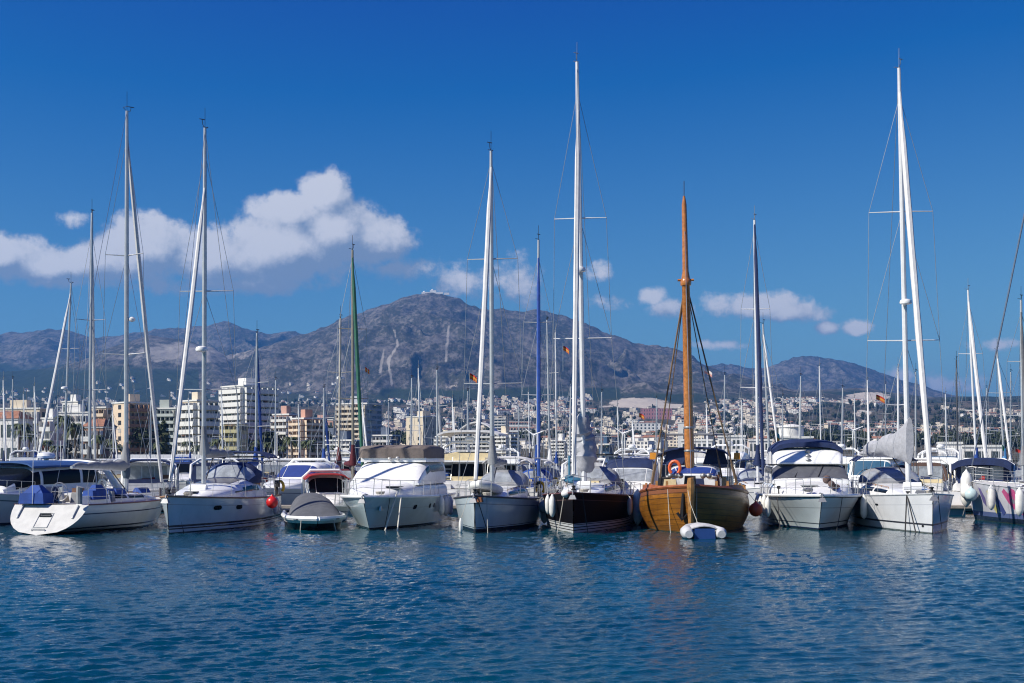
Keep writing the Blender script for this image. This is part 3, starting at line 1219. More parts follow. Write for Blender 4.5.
for side in (1, -1):
    ar.tube([(-4.9, side * 1.75, 1.5), (-3.9, side * 1.72, 2.6), (-3.3, side * 1.6, 3.02), (-3.2, side * .6, 3.12), (-3.2, 0, 3.13)], [.2, .16, .12, .11, .11], 7)
ar.build('radar_arch', WHITE, A.root)
rd = MB()
rd.lathe([(.2, 0), (.42, .05), (.46, .16), (.4, .3), (.15, .36)], 16, (-1.2, 0, 3.25))
rd.tube([(-1.2, 0, 3.1), (-1.2, 0, 3.3)], .12, 8)
rd.build('radar_dome', WHITE, A.root)
A.rail(.62, .97, 6, .7, r=.014)

# --- scoop-sterned sloop, stern towards the quay side
B_ = Boat('sailing_yacht', 'white sloop with wide white scoop stern facing the camera and blue cockpit covers', 'sailboat', 12.2, 3.9, 1.32, 1.25,
          bow=(165, 66.5), stern=(50, 55.6), rake=.9, srake=1.25, tw=.9, flare=.25, k=.9, dip=.03, ur=1.0)
B_.hull(hull_mat('scoop_sloop_topsides', (0.56, 0.58, 0.60), [(.0, .1, (.02, .03, .06)), (.2, .27, (.02, .03, .06))], [(.36, .41, (.02, .03, .08))]), transom=mat('scoop_white', (.54, .54, .53), .4, var=.1), rail=mat('maroon_rail', (.2, .08, .07), .5))
def transom_pt(y, q, out=.02):
    z = B_.sheer(0) * q
    return Vector((B_.xat(0, z) - out, y, z))
mb = MB()
for (y0, y1, q0, q1) in ((-.32, .32, .25, .72),):
    r_ = .018
    c4 = [transom_pt(y0, q0), transom_pt(y1, q0), transom_pt(y1, q1), transom_pt(y0, q1)]
    mb.tube(c4 + [c4[0]], r_, 5)
mb.build('locker_lid', GREYW, B_.root)
mb = MB()
mb.tube([transom_pt(-.28, .62, .04), transom_pt(-.22, .69, .06), transom_pt(.22, .69, .06), transom_pt(.28, .62, .04), transom_pt(-.28, .62, .04)], .03, 6)
mb.build('stern_step', BLACK, B_.root)
mb = MB()
mb.tube([transom_pt(-.3, .14, .02), transom_pt(-.3, .2, .08), transom_pt(.3, .2, .08), transom_pt(.3, .14, .02)], .022, 6)
mb.build('boarding_handle', STEEL, B_.root)
for yy in (-1.3, 1.3):
    MB().tube([transom_pt(yy, .55, .02), transom_pt(yy, .62, .05), transom_pt(yy, .98, .05)], .05, 6).build('davit_bracket', GREYW, B_.root)
yacht_deck(B_, 3.6, -2.2, .75, 1.25, 1.3, .42)
for side in (1, -1):
    B_.box('cockpit_coaming', WHITE, -4.8, -2.2, side * 1.25 - .14, side * 1.25 + .14, 1.2, 1.62, .05, .05)
B_.wheel(-4.2, 1.8, .4)
mb = MB()
mb.box(-5.1, -4.2, .25, 1.45, 1.3, 1.75, .04, .05)
mb.box(-5.0, -4.3, .35, 1.3, 1.752, 2.1, .22, .3)
mb.build('cockpit_cover', BLUEC, B_.root)
mb = MB()
mb.box(-4.0, -2.6, -1.5, -.9, 1.45, 1.85, .08, .08)
mb.box(-3.6, -2.7, -1.4, -1.0, 1.852, 2.1, .2, .12)
mb.build('cockpit_cover', BLUEC, B_.root)
B_.box('folded_canvas', BLUEC, -1.6, -.6, -1.35, -.75, 1.62, 1.88, .1, .1)
B_.box('folded_canvas', BLUEC, 1.7, 2.7, -.9, -.4, 1.6, 1.85, .1, .1)
B_.box('dodger_board', mat('grey_weathercloth', (.12, .11, .12), .8), 3.1, 5.0, -1.18, -1.13, 1.38, 1.82)
mb = MB()
mb.tube([(-5.2, -1.5, 1.3), (-5.2, -1.5, 2.0), (-5.2, -1.52, 2.05)], .13, 8)
mb.build('wind_vane_cover', GREYC, B_.root)
B_.pushpit(.7)
B_.rail(.15, .9, 7, .62)
B_.pulpit()
foot = B_.L / 2 - B_.L * .345
ft = B_.world((foot, 0, 1.6))
B_.rig(foot, 1.65, B_.loc(P(127, 111, ft.y)), r=.115, spr=(.36, .62), spr_w=1.15, genoa=SAIL, gen_top=.94, boom=1, boom_len=5.0, boom_z=2.75, cover=GREYC, radar=None)
mb = MB()
c = B_.pxloc(129, 321, (foot, 0, 8))
mb.lathe([(.05, -.03), (.16, .02), (.17, .12), (.1, .2)], 10, c + Vector((.1, -.1, 0)))
mb.build('steaming_lamp', WHITE, B_.root)
mb = MB()
for i, zz in enumerate((2.4, 3.1)):
    mb.ball((foot + .02, 0, zz + .3), .2, .2, .55)
mb.build('mast_sail_bag', mat('slate_canvas', (.05, .08, .12), .85), B_.root)
for t_, tp, lb in ((.70, .12, 'white sausage fender amidships on the topsides of the scoop-sterned sloop'), (.90, .1, 'white sausage fender nearest the bow of the scoop-sterned sloop')):
    fender(B_, t_, -1, tp, lb, size=1.05 if t_ < .8 else .95)
fender(B_, .985, -1, .05, 'round white ball fender at the bow of the scoop-sterned sloop', 'ball', .95, m=FEND)
fender(B_, .955, -1, .35, 'round white ball fender hanging low under the bow of the scoop-sterned sloop', 'ball', .8, m=FEND)

# --- sloop with the swept dark windows
C_ = Boat('sailing_yacht', 'white deck-saloon sloop with swept oval dark windows, teak rail and two square hull ports', 'sailboat', 13.4, 4.1, 1.62, 1.35,
          bow=(167, 55.2), rel=-19.5, rake=.25, srake=.7, tw=.82, flare=.22, k=.93, dip=.05)
C_.hull(hull_mat('saloon_sloop_topsides', (0.50, 0.58, 0.64), [(.0, .05, (.02, .03, .06)), (.17, .23, (.015, .02, .035)), (.27, .36, (.015, .02, .035))], [(.33, .35, (.2, .22, .26))]), rail=TEAK, raild=.045)
s = [(4.2, .55, 1.4, 1.55), (2.6, 1.15, 1.35, 1.85), (.6, 1.5, 1.35, 2.1), (-1.4, 1.55, 1.3, 2.3), (-3.0, 1.5, 1.3, 2.2), (-4.2, 1.45, 1.25, 1.75)]
o = C_.loft('coachroof', s, WHITE, 3.2)
for side in (0, 1):
    for t0, t1, a0, a1 in ((.34, .44, .085, .115), (.45, .6, .075, .17), (.61, .735, .075, .17)):
        a, b = (a0, a1) if side == 0 else (1 - a1, 1 - a0)
        C_.patch('window', s, t0, t1, a, b, DARKGLASS, 3.2, .014, o)
C_.patch('windscreen', s, .40, .62, .36, .64, mat('smoked_skylight', (.05, .035, .04), .15), 3.2, .012, o)
C_.hatch(3.4, 0, 1.72, .55, .55)
C_.hatch(4.9, 0, 1.58, .5, .5)
C_.sprayhood(-1.6, -3.3, 1.4, 2.05, 1.05, NAVY)
C_.canopy('bimini', -4.2, -6.4, 1.5, 3.45, .18, NAVY, .05, legz=1.7)
C_.wheel(-5.2, 2.1, .55)
C_.winches([(-3.9, 1.35, 1.7), (-3.9, -1.35, 1.7)])
C_.pushpit(.7)
C_.rail(.12, .9, 7, .62)
C_.pulpit(.7)
C_.anchor()
for t_ in (.765, .625):
    C_.portlight(t_, 1.03 if t_ > .7 else 1.0, -1, .62, .2, name='hull_port')
    C_.portlight(t_, 1.03 if t_ > .7 else 1.0, 1, .62, .2, name='hull_port')
foot = C_.L / 2 - 5.0
ft = C_.world((foot, 0, 2))
C_.rig(foot, 1.95, C_.loc(P(205, 128, ft.y)), r=.115, spr=(.27, .545), spr_w=1.45, genoa=SAIL, gen_top=.84, boom=1, boom_len=4.6, boom_z=3.35, cover=GREYC, radar=.375, lead=True)
C_.mooring(.97, 1, -.9, .2)
for t_ in (.21, .17):
    fender(C_, t_, 1, .1, 'pale grey sausage fenders hung as a pair on the quarter of the deck-saloon sloop', size=1.25, group='fenders on the quarter of the deck-saloon sloop', m=mat('grey_fender_vinyl', (.5, .52, .55), .4))

# --- small boat under a charcoal cover
D_ = Boat('covered_speedboat', 'small white speedboat under a charcoal canvas cover with black waterline', 'motorboat', 5.8, 2.75, .55, .62,
          bow=(318, 57.4), rel=4, rake=.7, tw=.9, flare=.2, dip=.03, p=4.0)
D_.hull(hull_mat('speedboat_topsides', (0.78, 0.78, 0.78), [(-.1, .33, (.012, .012, .014))], []), raild=.11)
s = [(2.3, .95, .5, .62), (1.7, 1.18, .5, .8), (.4, 1.2, .52, 1.25), (-.9, 1.1, .55, 1.55), (-2.0, 1.0, .55, 1.62), (-2.7, .95, .55, 1.3)]
D_.loft('canvas_cover', s, CHAR, 2.3)
mb = MB()
mb.box(2.35, 2.75, -.3, .3, .54, .6, .02, .05)
mb.build('bow_plate', STEEL, D_.root)
D_.mooring(.9, 1, .3, .2, m=ROPE)
D_.mooring(.9, -1, .3, .1, m=ROPE)
fender(D_, .25, -1, -.9, 'red ball fender beside the charcoal-covered speedboat', 'ball', 1.2, m=mat('red_fender_vinyl', (.62, .02, .018), .35), out=.1)

# --- flybridge yacht with a taupe cover
E_ = Boat('flybridge_yacht', 'white flybridge motor yacht with taupe canvas round its flybridge and two poles at the bow', 'motorboat', 13.6, 4.5, 1.55, 1.35,
          bow=(363, 57.2), rel=-13, rake=1.35, tw=.9, flare=.55, k=.9, dip=.0, p=2.6, maxt=.5)
E_.hull(hull_mat('taupe_yacht_topsides', (0.46, 0.56, 0.60), [(.0, .1, (.015, .02, .03)), (.16, .2, (.45, .5, .52))], [(.5, .53, (.38, .42, .44))]), raild=.07)
s = [(5.4, .5, 1.4, 1.6), (4.0, 1.35, 1.4, 2.0), (2.2, 1.75, 1.4, 2.2), (.6, 1.85, 1.4, 2.25), (-5.0, 1.9, 1.35, 2.2)]
E_.loft('foredeck', s, WHITE, 3.5)
sE = [(2.3, 1.7, 2.0, 2.16), (1.0, 1.72, 2.0, 2.75), (-.35, 1.75, 2.0, 3.2), (-2.5, 1.8, 2.0, 3.28), (-5.0, 1.8, 2.0, 3.28)]
o = E_.loft('deckhouse', sE, WHITE, 5)
E_.patch('windscreen_cover', sE, .03, .47, .17, .83, mat('white_screen_cover', (.8, .8, .8), .7, var=.05, bump=.3, bscale=3), 5, .02, o)
for a_, b_ in ((.05, .16), (.84, .95)):
    E_.patch('window', sE, .38, .52, a_, b_, DARKGLASS, 5, .014, o, trim=.01)
    E_.patch('window', sE, .54, .95, a_, b_, DARKGLASS, 5, .014, o)
s = [(.15, 1.65, 3.1, 3.38), (-.4, 1.78, 3.1, 3.5), (-2.5, 1.85, 3.1, 3.5), (-4.6, 1.8, 3.1, 3.45)]
E_.loft('flybridge', s, WHITE, 7)
s = [(.22, 1.55, 3.3, 3.78), (-.1, 1.78, 3.28, 3.92), (-2.5, 1.88, 3.3, 3.98), (-4.4, 1.84, 3.3, 3.9)]
E_.loft('flybridge_cover', s, TAUPE, 9)
mb = MB()
for y_ in (.25, -.15):
    mb.ball((.28, y_, 3.28 + y_ * .1), .09, .11, .08)
    mb.tube([(.15, y_, 3.2), (.35, y_, 3.28)], .04, 6)
mb.build('searchlight', STEEL, E_.root)
E_.rail(.45, .93, 6, .75, r=.015, mid=True)
E_.pulpit(.78, .9, .016)
E_.hatch(4.2, .9, 1.93, .8, .45)
E_.anchor()
mb = MB()
mb.tube([E_.deck(.99, -1, 0, .25), E_.deck(.99, -1, 0, .25) + Vector((.55, -.9 * .2 + .55, -1.95))], .035, 6)
a0 = E_.world((6.6, -.3, 1.72))
mb2 = MB()
E_root = E_
def pole(b, px0, py0, px1, py1, dist, m, r=.03):
    q = MB()
    q.tube([b.loc(P(px0, py0, dist + .5)), b.loc(P(px1, py1, dist - .3))], r, 6)
    q.build('boarding_pole', m, b.root)
pole(E_, 397, 493, 384, 534, 58.2, mat('pale_pole_paint', (.62, .58, .5), .6), .035)
pole(E_, 401, 498, 397, 534, 58.0, mat('pale_pole_paint', (.62, .58, .5), .6), .035)
E_.portlight(.80, .97, -1, .3, .2, name='porthole')
for t_ in (.60, .54, .46):
    E_.portlight(t_, .97, -1, .3, .24)
for t_ in (.74, .60, .54):
    E_.portlight(t_, .97, 1, .34, .22)
mb = MB()
p0 = E_.pt(.93, 1.0, 1, .02)
mb.box(p0.x - .3, p0.x + .3, p0.y - .06, p0.y + .03, .9, 1.12, .05, .02)
mb.build('anchor_pocket', STEEL, E_.root)
for i, t_ in enumerate((.50, .40, .35, .27)):
    fender(E_, t_, 1, .02 + .06 * (i % 2), 'white sausage fenders in a row along the side of the taupe-covered flybridge yacht', size=1.45, group='fenders beside the taupe-covered yacht')

# --- sloop with an upturned dinghy on its foredeck
F_ = Boat('sailing_yacht', 'pale sloop carrying an upturned white inflatable dinghy on its foredeck', 'sailboat', 12.2, 3.9, 1.62, 1.3,
          bow=(474, 55.9), rel=-10, rake=.45, srake=.5, tw=.75, flare=.28, dip=.06)
F_.hull(hull_mat('dinghy_sloop_topsides', (0.50, 0.58, 0.63), [(.0, .16, (.012, .02, .04)), (.2, .23, (.02, .03, .06))], [(.3, .335, (.14, .18, .24))]), rail=mat('dark_rubbing_rail', (.05, .05, .06), .5), raild=.045)
yacht_deck(F_, 3.4, -2.0, .7, 1.3, 1.42, .5)
F_.sprayhood(-1.6, -3.2, 1.25, 1.85, .85, GREYC)
F_.wheel(-4.6, 2.0)
F_.canopy('bimini', -3.6, -5.8, 1.3, 3.2, .15, SAIL, .05, legz=1.5)
F_.pulpit(.7)
F_.rail(.12, .9, 7, .62)
F_.pushpit()
F_.anchor()
mb = MB()
p0 = F_.pt(.985, 1.35, -1)
mb.box(p0.x - .25, p0.x + .22, .1, .34, 1.36, 1.56, .06, .04)
mb.build('rusty_bow_roller', mat('rusty_iron', (.22, .08, .03), .85, var=.4), F_.root)
foot = F_.L / 2 - 5.0
ft = F_.world((foot, 0, 2))
F_.rig(foot, 1.85, F_.loc(P(491, 151, ft.y)), r=.11, spr=(.31, .68), spr_w=1.45, genoa=SAIL, gen_top=.955, gen_r=.095, boom=1, boom_len=4.4, boom_z=2.9, cover=GREYC)
F_.mooring(.985, 1, -.6, .5)
F_.mooring(.99, 1, .1, -.05)
DG = thing('inflatable_dinghy', 'upturned white inflatable dinghy lying on the foredeck of the pale sloop', 'dinghy', F_.world((3.35, .0, 1.55)), F_.rz)
mb = MB()
pts = [(-1.25, .55, .26), (-.4, .56, .3), (.5, .5, .4), (1.05, .28, .52), (1.22, 0, .56), (1.05, -.28, .52), (.5, -.5, .4), (-.4, -.56, .3), (-1.25, -.55, .26)]
mb.tube(pts, [.14, .2, .2, .2, .2, .2, .2, .2, .14], 10)
mb.build('buoyancy_tube', mat('hypalon_white', (.62, .63, .63), .5, var=.1), DG)
mb = MB()
mb.slab([[(-1.0 + .2 * i, .5 * math.cos(PI * j / 8) * (1 - .06 * i), .38 + .06 * i * .3 + .12 * math.sin(PI * j / 8)) for j in range(9)] for i in range(10)], .03)
mb.build('dinghy_floor', mat('hypalon_grey', (.4, .42, .43), .6), DG)
mb = MB()
mb.box(-1.05, -1.0, -.48, .48, .02, .4, 0, .05)
mb.build('transom', GREYW, DG)
fender(F_, .42, 1, .05, 'grey ball fender hanging on the shaded side of the pale sloop', 'ball', 1.3, m=mat('grey_ball_vinyl', (.36, .38, .4), .45))
fender(F_, .95, -1, 1.0, 'small white fender low on the bow of the pale sloop', size=.9, out=.25)

# --- dark-hulled sloop
G_ = Boat('sailing_yacht', 'tall sloop with a near-black hull and silver stripes along its waterline', 'sailboat', 14.2, 4.3, 1.78, 1.45,
          bow=(573, 55.4), rel=-5.5, rake=.25, srake=.6, tw=.8, flare=.2, dip=.05)
G_.hull(hull_mat('black_topsides', (0.006, 0.006, 0.008), [(.0, .12, (.42, .44, .46)), (.16, .24, (.42, .44, .46)), (.28, .36, (.42, .44, .46)), (.39, .42, (.42, .44, .46))], [(.28, .31, (.10, .06, .06))], rough=.45, grime=.0, coat=0, spec=.03), rail=mat('dark_red_rail', (.12, .04, .04), .4))
yacht_deck(G_, 3.6, -2.4, .75, 1.5, 1.6, .48)
G_.sprayhood(-2.0, -3.7, 1.4, 2.0, .9, GREYC)
G_.wheel(-5.2, 2.1, .6)
G_.pulpit(.7)
G_.rail(.12, .9, 8, .62)
G_.pushpit()
G_.anchor()
foot = G_.L / 2 - 5.6
ft = G_.world((foot, 0, 2))
G_.rig(foot, 2.05, G_.loc(P(577, 62, ft.y)), mat_m=WMAST, r=.125, spr=(.345, .63), spr_w=1.45, genoa=SAIL, gen_top=.89, gen_r=.1, boom=1, boom_len=5.2, boom_z=3.3, cover=GSAIL, radar=.50, lead=True)
mb = MB()
pts, rs = [], []
for i in range(15):
    q = i / 14
    z = lerp(2.75, 5.35, q)
    pts.append((foot - .28 + .12 * math.sin(q * 9), -.02 + .1 * math.sin(q * 6), z))
    rs.append((.18 + .34 * math.sin(PI * min(1, q * .75 + .2)) ** .8) * (1 + .12 * math.sin(q * 37)))
mb.tube(pts, rs, 10)
mb.build('gathered_mainsail', GSAIL, G_.root)
mb = MB()
mb.ball((-.9, -.95, 2.35), .3, .25, .12)
mb.tube([(-.9, -.95, 2.1), (-.9, -.95, 3.4)], .06, 6)
mb.ball((-.4, -.7, 2.2), .9, .5, .16)
mb.build('folded_spray_cloth', mat('teal_canvas', (.03, .14, .24), .8), G_.root)
mb = MB()
mb.ball((6.4, -.35, 1.72), .3, .25, .18)
mb.ball((6.2, -.15, 1.85), .2, .25, .15)
mb.build('windlass_cover', SAIL, G_.root)
G_.mooring(.95, 1, .1, .3)
for i, t_ in enumerate((.86, .80)):
    fender(G_, t_, -1, .06, 'white sausage fenders beside the bow of the black-hulled sloop', size=1.5 if i == 0 else 1.3, group='fenders at the bow of the black-hulled sloop')
fender(G_, .42, 1, -.25, 'long white fender standing proud of the rail between black sloop and wooden boat', size=2.6)
fender(G_, .58, 1, .1, 'slim grey fender lying aslant on the side of the black-hulled sloop', size=1.3, m=mat('dirty_fender_vinyl', (.42, .42, .42), .5))
fender(F_, .30, 1, .0, 'pair of long white fenders squeezed between the pale sloop and the black-hulled sloop', size=1.9, group='fenders between pale and black sloops')
fender(F_, .24, 1, .1, 'pair of long white fenders squeezed between the pale sloop and the black-hulled sloop', size=1.6, group='fenders between pale and black sloops')

# --- cruiser with the navy-edged enclosure, tucked behind
H_ = Boat('cabin_cruiser', 'white cabin cruiser with tall clear enclosure and navy band, behind the black-hulled sloop', 'motorboat', 10.5, 3.4, 1.4, 1.2,
          bow=(628, 63.5), rel=-2, rake=1.1, tw=.9, flare=.45, dip=0, p=2.6)
H_.hull(hull_mat('plain_white_topsides', (0.72, 0.73, 0.74), [(.0, .08, (.02, .03, .05))], [(.3, .33, (.1, .12, .2))]))
s = [(3.8, .8, 1.2, 1.4), (2.0, 1.35, 1.2, 1.75), (0, 1.45, 1.2, 1.85), (-4.6, 1.5, 1.2, 1.8)]
H_.loft('foredeck', s, WHITE, 3.5)
s = [(1.6, 1.15, 1.7, 1.9), (.6, 1.4, 1.7, 3.1), (.0, 1.42, 1.7, 3.4), (-2.6, 1.42, 1.7, 3.4)]
o = H_.loft('cockpit_enclosure', s, WHITE, 5)
H_.patch('windscreen', s, .05, .23, .2, .395, CLEAR, 5, .02, o)
H_.patch('windscreen', s, .05, .23, .41, .59, CLEAR, 5, .02, o)
H_.patch('windscreen', s, .05, .23, .605, .8, CLEAR, 5, .02, o)
H_.patch('canvas_band', s, .245, .55, .17, .83, NAVY, 5, .03, o)
mb = MB()
mb.tube([(.75, 1.46, 1.7), (.45, 1.5, 2.9), (.2, 1.35, 3.42), (.15, 0, 3.52), (.2, -1.35, 3.42), (.45, -1.5, 2.9), (.75, -1.46, 1.7)], .06, 7)
mb.build('windscreen_arch', WHITE, H_.root)
H_.rail(.5, .95, 5, .6)
H_.pulpit(.65)
fender(H_, .80, 1, .45, 'orange ball fender between the black sloop and the wooden boat', 'ball', 1.55, out=.0)
fender(H_, .86, 1, -.1, 'stubby white fender above the orange ball beside the wooden boat', size=1.1, out=-.05)

# --- wooden gaff boat
WOOD = hull_mat('varnished_planks', (0.27, 0.108, 0.014), [(-.1, .03, (.03, .025, .02))], [(.0, .26, (.19, .068, .026)), (.26, .29, (.04, .018, .01)), (.46, .48, (.06, .03, .01))], rough=.36, planks=.24, grime=.3, coat=.06)
I_ = Boat('wooden_sailboat', 'varnished wooden sailing boat with a round planked bow and a thick orange-brown mast', 'sailboat', 13.5, 5.0, 2.08, 1.66,
          bow=(691, 55.6), rel=-1.5, rake=.3, tw=.62, flare=.16, k=.93, dip=.2, bulge=.24, draft=.8, p=4.2, maxt=.45)
I_.hull(WOOD, rail=mat('mahogany_cap', (.30, .10, .04), .35, var=.3), raild=.085, deckmat=TEAK, nt=40)
mb = MB()
for side in (1, -1):
    rows = []
    for i in range(13):
        t_ = lerp(.70, .975, i / 12)
        e = I_.deck(t_, side, 0, .06)
        h_ = .2 * math.sin(PI * min(1, (i / 12) * 1.2 + .1)) if i > 1 else .05 * i
        rows.append([e, e + Vector((0, -side * .05, max(h_, .03)))])
    mb.grid(rows, flip=side < 0)
    mb.grid([[r_[0] - Vector((0, side * .09, 0)), r_[1] - Vector((0, side * .05, 0))] for r_ in rows], flip=side > 0)
    mb.grid([[r_[1], r_[1] - Vector((0, side * .05, 0))] for r_ in rows], flip=side < 0)
mb.build('bulwark', mat('bulwark_red_brown', (.30, .085, .03), .45, var=.3, scale=5), I_.root)
mb = MB()
pts = [(I_.xat(1, 2.08 * q) + .07, 0, 2.08 * q) for q in (0, .2, .4, .6, .8, 1.0)] + [(I_.L / 2 + .1, 0, 2.42)]
mb.tube(pts, [.1, .12, .13, .14, .16, .18, .14], 8)
mb.build('stem_post', mat('worn_stem_timber', (.38, .19, .06), .5, var=.4, scale=5), I_.root)
s = [(3.0, 1.0, 1.95, 2.5), (2.2, 1.15, 1.9, 2.9), (.2, 1.3, 1.8, 3.0), (-1.5, 1.3, 1.75, 2.95)]
o = I_.loft('cabin', s, WHITE, 5)
for s0, s1 in ((.19, .34), (.36, .64), (.66, .81)):
    I_.patch('window', s, .05, .3, s0, s1, mat('blue_window_cover', (.02, .05, .22), .5), 5, .015, o)
for a_, b_ in ((.05, .14), (.86, .95)):
    I_.patch('window', s, .36, .62, a_, b_, DARKGLASS, 5, .015, o)
    I_.patch('window', s, .68, .94, a_, b_, DARKGLASS, 5, .015, o)
I_.canopy('awning', 1.2, -3.6, 1.75, 3.55, .25, NAVY, .06, legz=1.8)
I_.box('boom_tent', NAVY, -3.0, 1.0, -1.5, -.2, 3.0, 3.75, .1, .25)
I_.box('boom_tent', NAVY, -3.4, .4, .4, 1.6, 3.0, 3.7, .1, .2)
mb = MB()
for side in (1, -1):
    mb.tube([(-1.5, side * 1.7, 1.8), (-1.5, side * 1.7, 4.5)], .035, 6)
    mb.tube([(-4.5, side * 1.6, 1.8), (-4.5, side * 1.6, 4.5)], .035, 6)
    mb.tube([(-1.5, side * 1.7, 4.5), (-4.5, side * 1.6, 4.5)], .035, 6)
mb.tube([(-1.5, 1.7, 4.5), (-1.5, -1.7, 4.5)], .035, 6)
mb.tube([(-4.5, 1.6, 4.5), (-4.5, -1.6, 4.5)], .035, 6)
mb.build('gallows', GALV, I_.root)
foot_x = I_.L / 2 - 4.6
ftp = I_.pxloc(690, 484, (foot_x, 0, 2.2))
topp = I_.pxloc(684, 196, (foot_x, 0, 2.2))
mb = MB()
base = Vector((ftp.x, ftp.y, 2.0))
mb.tube([base, lerp(base, topp, .35), lerp(base, topp, .70), lerp(base, topp, .705), lerp(base, topp, .74), lerp(base, topp, .97), topp], [.235, .215, .185, .23, .15, .115, .05], 12)
mast = mb.build('mast', VARN, I_.root)
hd = lerp(base, topp, .705)
mb = MB()
mb.tube([hd + Vector((0, -.38, .06)), hd + Vector((0, .38, .06))], .06, 6)
mb.lathe([(.24, -.2), (.26, -.1), (.26, .02), (.22, .1)], 12, hd)
mb.build('crosstree', VARN, mast)
for z_ in (.05, .12, .2):
    q = lerp(base, topp, z_)
    MB().lathe([(.235, -.05), (.25, -.03), (.25, .03), (.235, .05)], 12, q).build('mast_band', GALV if z_ > .1 else mat('mahogany_cap', (.3, .1, .04)), mast)
MB().tube([topp, topp + Vector((0, 0, .7))], .02, 5).build('masthead_gear', BLACK, mast)
WR = mat('tarred_rope', (.16, .11, .07), .9)
for px_, py_, rr_, nm in ((652, 484, .045, 'shroud'), (660, 478, .025, 'shroud'), (737, 484, .04, 'shroud'), (722, 478, .025, 'shroud')):
    e = I_.pxloc(px_, py_, (foot_x - .8, 0, 2.2))
    mb = MB()
    mb.tube([hd, lerp(hd, e, .5) + Vector((0, 0, -.05)), e], rr_, 5)
    mb.tube([lerp(hd, e, .9), e], rr_ * 1.8, 5)
    mb.build(nm, WR, I_.root)
MB().tube([topp, Vector((-6.6, 0, 1.9))], .012, 4).build('backstay', WIRE, I_.root)
for dx_, z_ in ((.12, .9), (.2, .705)):
    MB().tube([lerp(base, topp, z_), Vector((I_.L / 2 - dx_, 0, 2.5))], .014, 4).build('forestay', WIRE, I_.root)
for px_, py_ in ((735, 300), (706, 250)):
    pass
I_.lifebuoy((I_.L / 2 - 1.2, -.75, 2.85), mat('orange_lifebuoy', (.72, .12, .03), .5), 0.15)
for y_ in (.5, .75, -.5, -.72, -.95):
    MB().ball((5.6 - abs(y_) * .4, y_, 2.5), .16, .14, .13).build('mooring_cleat', GALV, I_.root)
mb = MB()
q = I_.pt(.985, 1.75, -1, .06)
mb.tube([q, q + Vector((-.03, -.05, -1.05))], [.05, .1], 6)
mb.tube([q + Vector((.05, -.25, -.85)), q + Vector((.03, -.05, -1.15)), q + Vector((-.12, .2, -.9))], .07, 6)
mb.build('anchor', BLACK, I_.root)
I_.mooring(.985, 1, .15, .0, m=ROPE, r=.014)
for px_ in ((636),):
    pass
for side in (1, -1):
    LT = MB()
    e = I_.pxloc(653 if side < 0 else 737, 456, (1, 0, 2))
    w = I_.world(e)
    o = thing('yellow_lamp_box', ('amber lantern box beside the left shroud of the wooden boat' if side < 0 else 'amber lantern box beside the right shroud of the wooden boat'), 'lantern', w, I_.rz)
    MB().box(-.1, .1, -.16, .16, -.16, .16, .02, .02).build('lamp_body', mat('amber_box', (.62, .25, .02), .5), o)
    MB().box(-.04, .04, -.06, .06, .16, .26).build('bracket', GALV, o)
    MB().tube([(0, 0, -.16), (0, 0, -(e.z - 1.9))], .02, 5).build('pole', GALV, o)
fender(I_, .66, 1, .45, 'orange ball fender between the wooden boat and the navy-topped motor yacht', 'ball', 1.35)
for t_ in (.9,):
    pass

# dinghy lying under the bow of the wooden boat
K0 = Vector(P(702, HORZ, 52.6))
DN = thing('inflatable_dinghy', 'grey inflatable tender with blue transom floating under the bow of the wooden boat', 'dinghy', (K0.x, K0.y, 0), R(90))
mb = MB()
pts = [(-.95, .66, .2), (-.6, .66, .22), (.3, .62, .24), (.95, .42, .3), (1.2, 0, .34), (.95, -.42, .3), (.3, -.62, .24), (-.6, -.66, .22), (-.95, -.66, .2)]
mb.tube(pts, [.16, .26, .25, .24, .24, .24, .25, .26, .16], 12)
mb.build('buoyancy_tube', mat('hypalon_pale_grey', (.52, .53, .55), .5, var=.14), DN)
mb = MB()
mb.box(-.78, -.72, -.44, .44, -.05, .42, 0, .04)
mb.build('transom', mat('blue_transom_paint', (.02, .06, .22), .4), DN)
mb = MB()
mb.slab([[(lerp(-.7, 1.1, i / 6), lerp(-.5, .5, j / 6) * (1 - .5 * (i / 6) ** 3), .44 + .07 * math.sin(PI * i / 6) + .1 * (1 - (2 * j / 6 - 1) ** 2)) for j in range(7)] for i in range(7)], .04)
mb.build('dinghy_cover', mat('dirty_white_canvas', (.50, .5, .51), .85, var=.2, bump=.4, bscale=6), DN)
MB().tube([(1.1, 0, .5), (1.9, .2, 1.3), (2.4, .25, 1.9)], .014, 4).build('painter', ROPE, DN)

# --- flybridge yacht with navy bimini
J_ = Boat('flybridge_yacht', 'white flybridge motor yacht with navy canvas top and grey covered windscreen', 'motorboat', 13.6, 4.7, 1.62, 1.4,
          bow=(822, 56.8), rel=6, rake=1.5, tw=.92, flare=.5, k=.9, dip=0, p=2.8, maxt=.5)
J_.hull(hull_mat('navy_yacht_topsides', (0.58, 0.63, 0.66), [(-.2, .1, (.015, .025, .08)), (.28, .33, (.05, .06, .08))], [(.04, .1, (.05, .05, .06)), (.55, .58, (.3, .32, .34))]), raild=.07)
s = [(5.6, .6, 1.45, 1.66), (4.2, 1.45, 1.45, 1.98), (2.2, 1.9, 1.45, 2.2), (.6, 2.0, 1.4, 2.25), (-5.0, 2.0, 1.4, 2.25)]
J_.loft('foredeck', s, WHITE, 3.5)
sJ = [(1.9, 1.85, 2.05, 2.25), (.7, 1.78, 2.05, 3.0), (.5, 1.74, 2.05, 3.08), (-2.2, 1.8, 2.05, 3.12), (-5.0, 1.8, 2.05, 3.12)]
o = J_.loft('deckhouse', sJ, WHITE, 6)
J_.patch('windscreen', sJ, .02, .235, .165, .835, GREYGLASS, 6, .02, o)
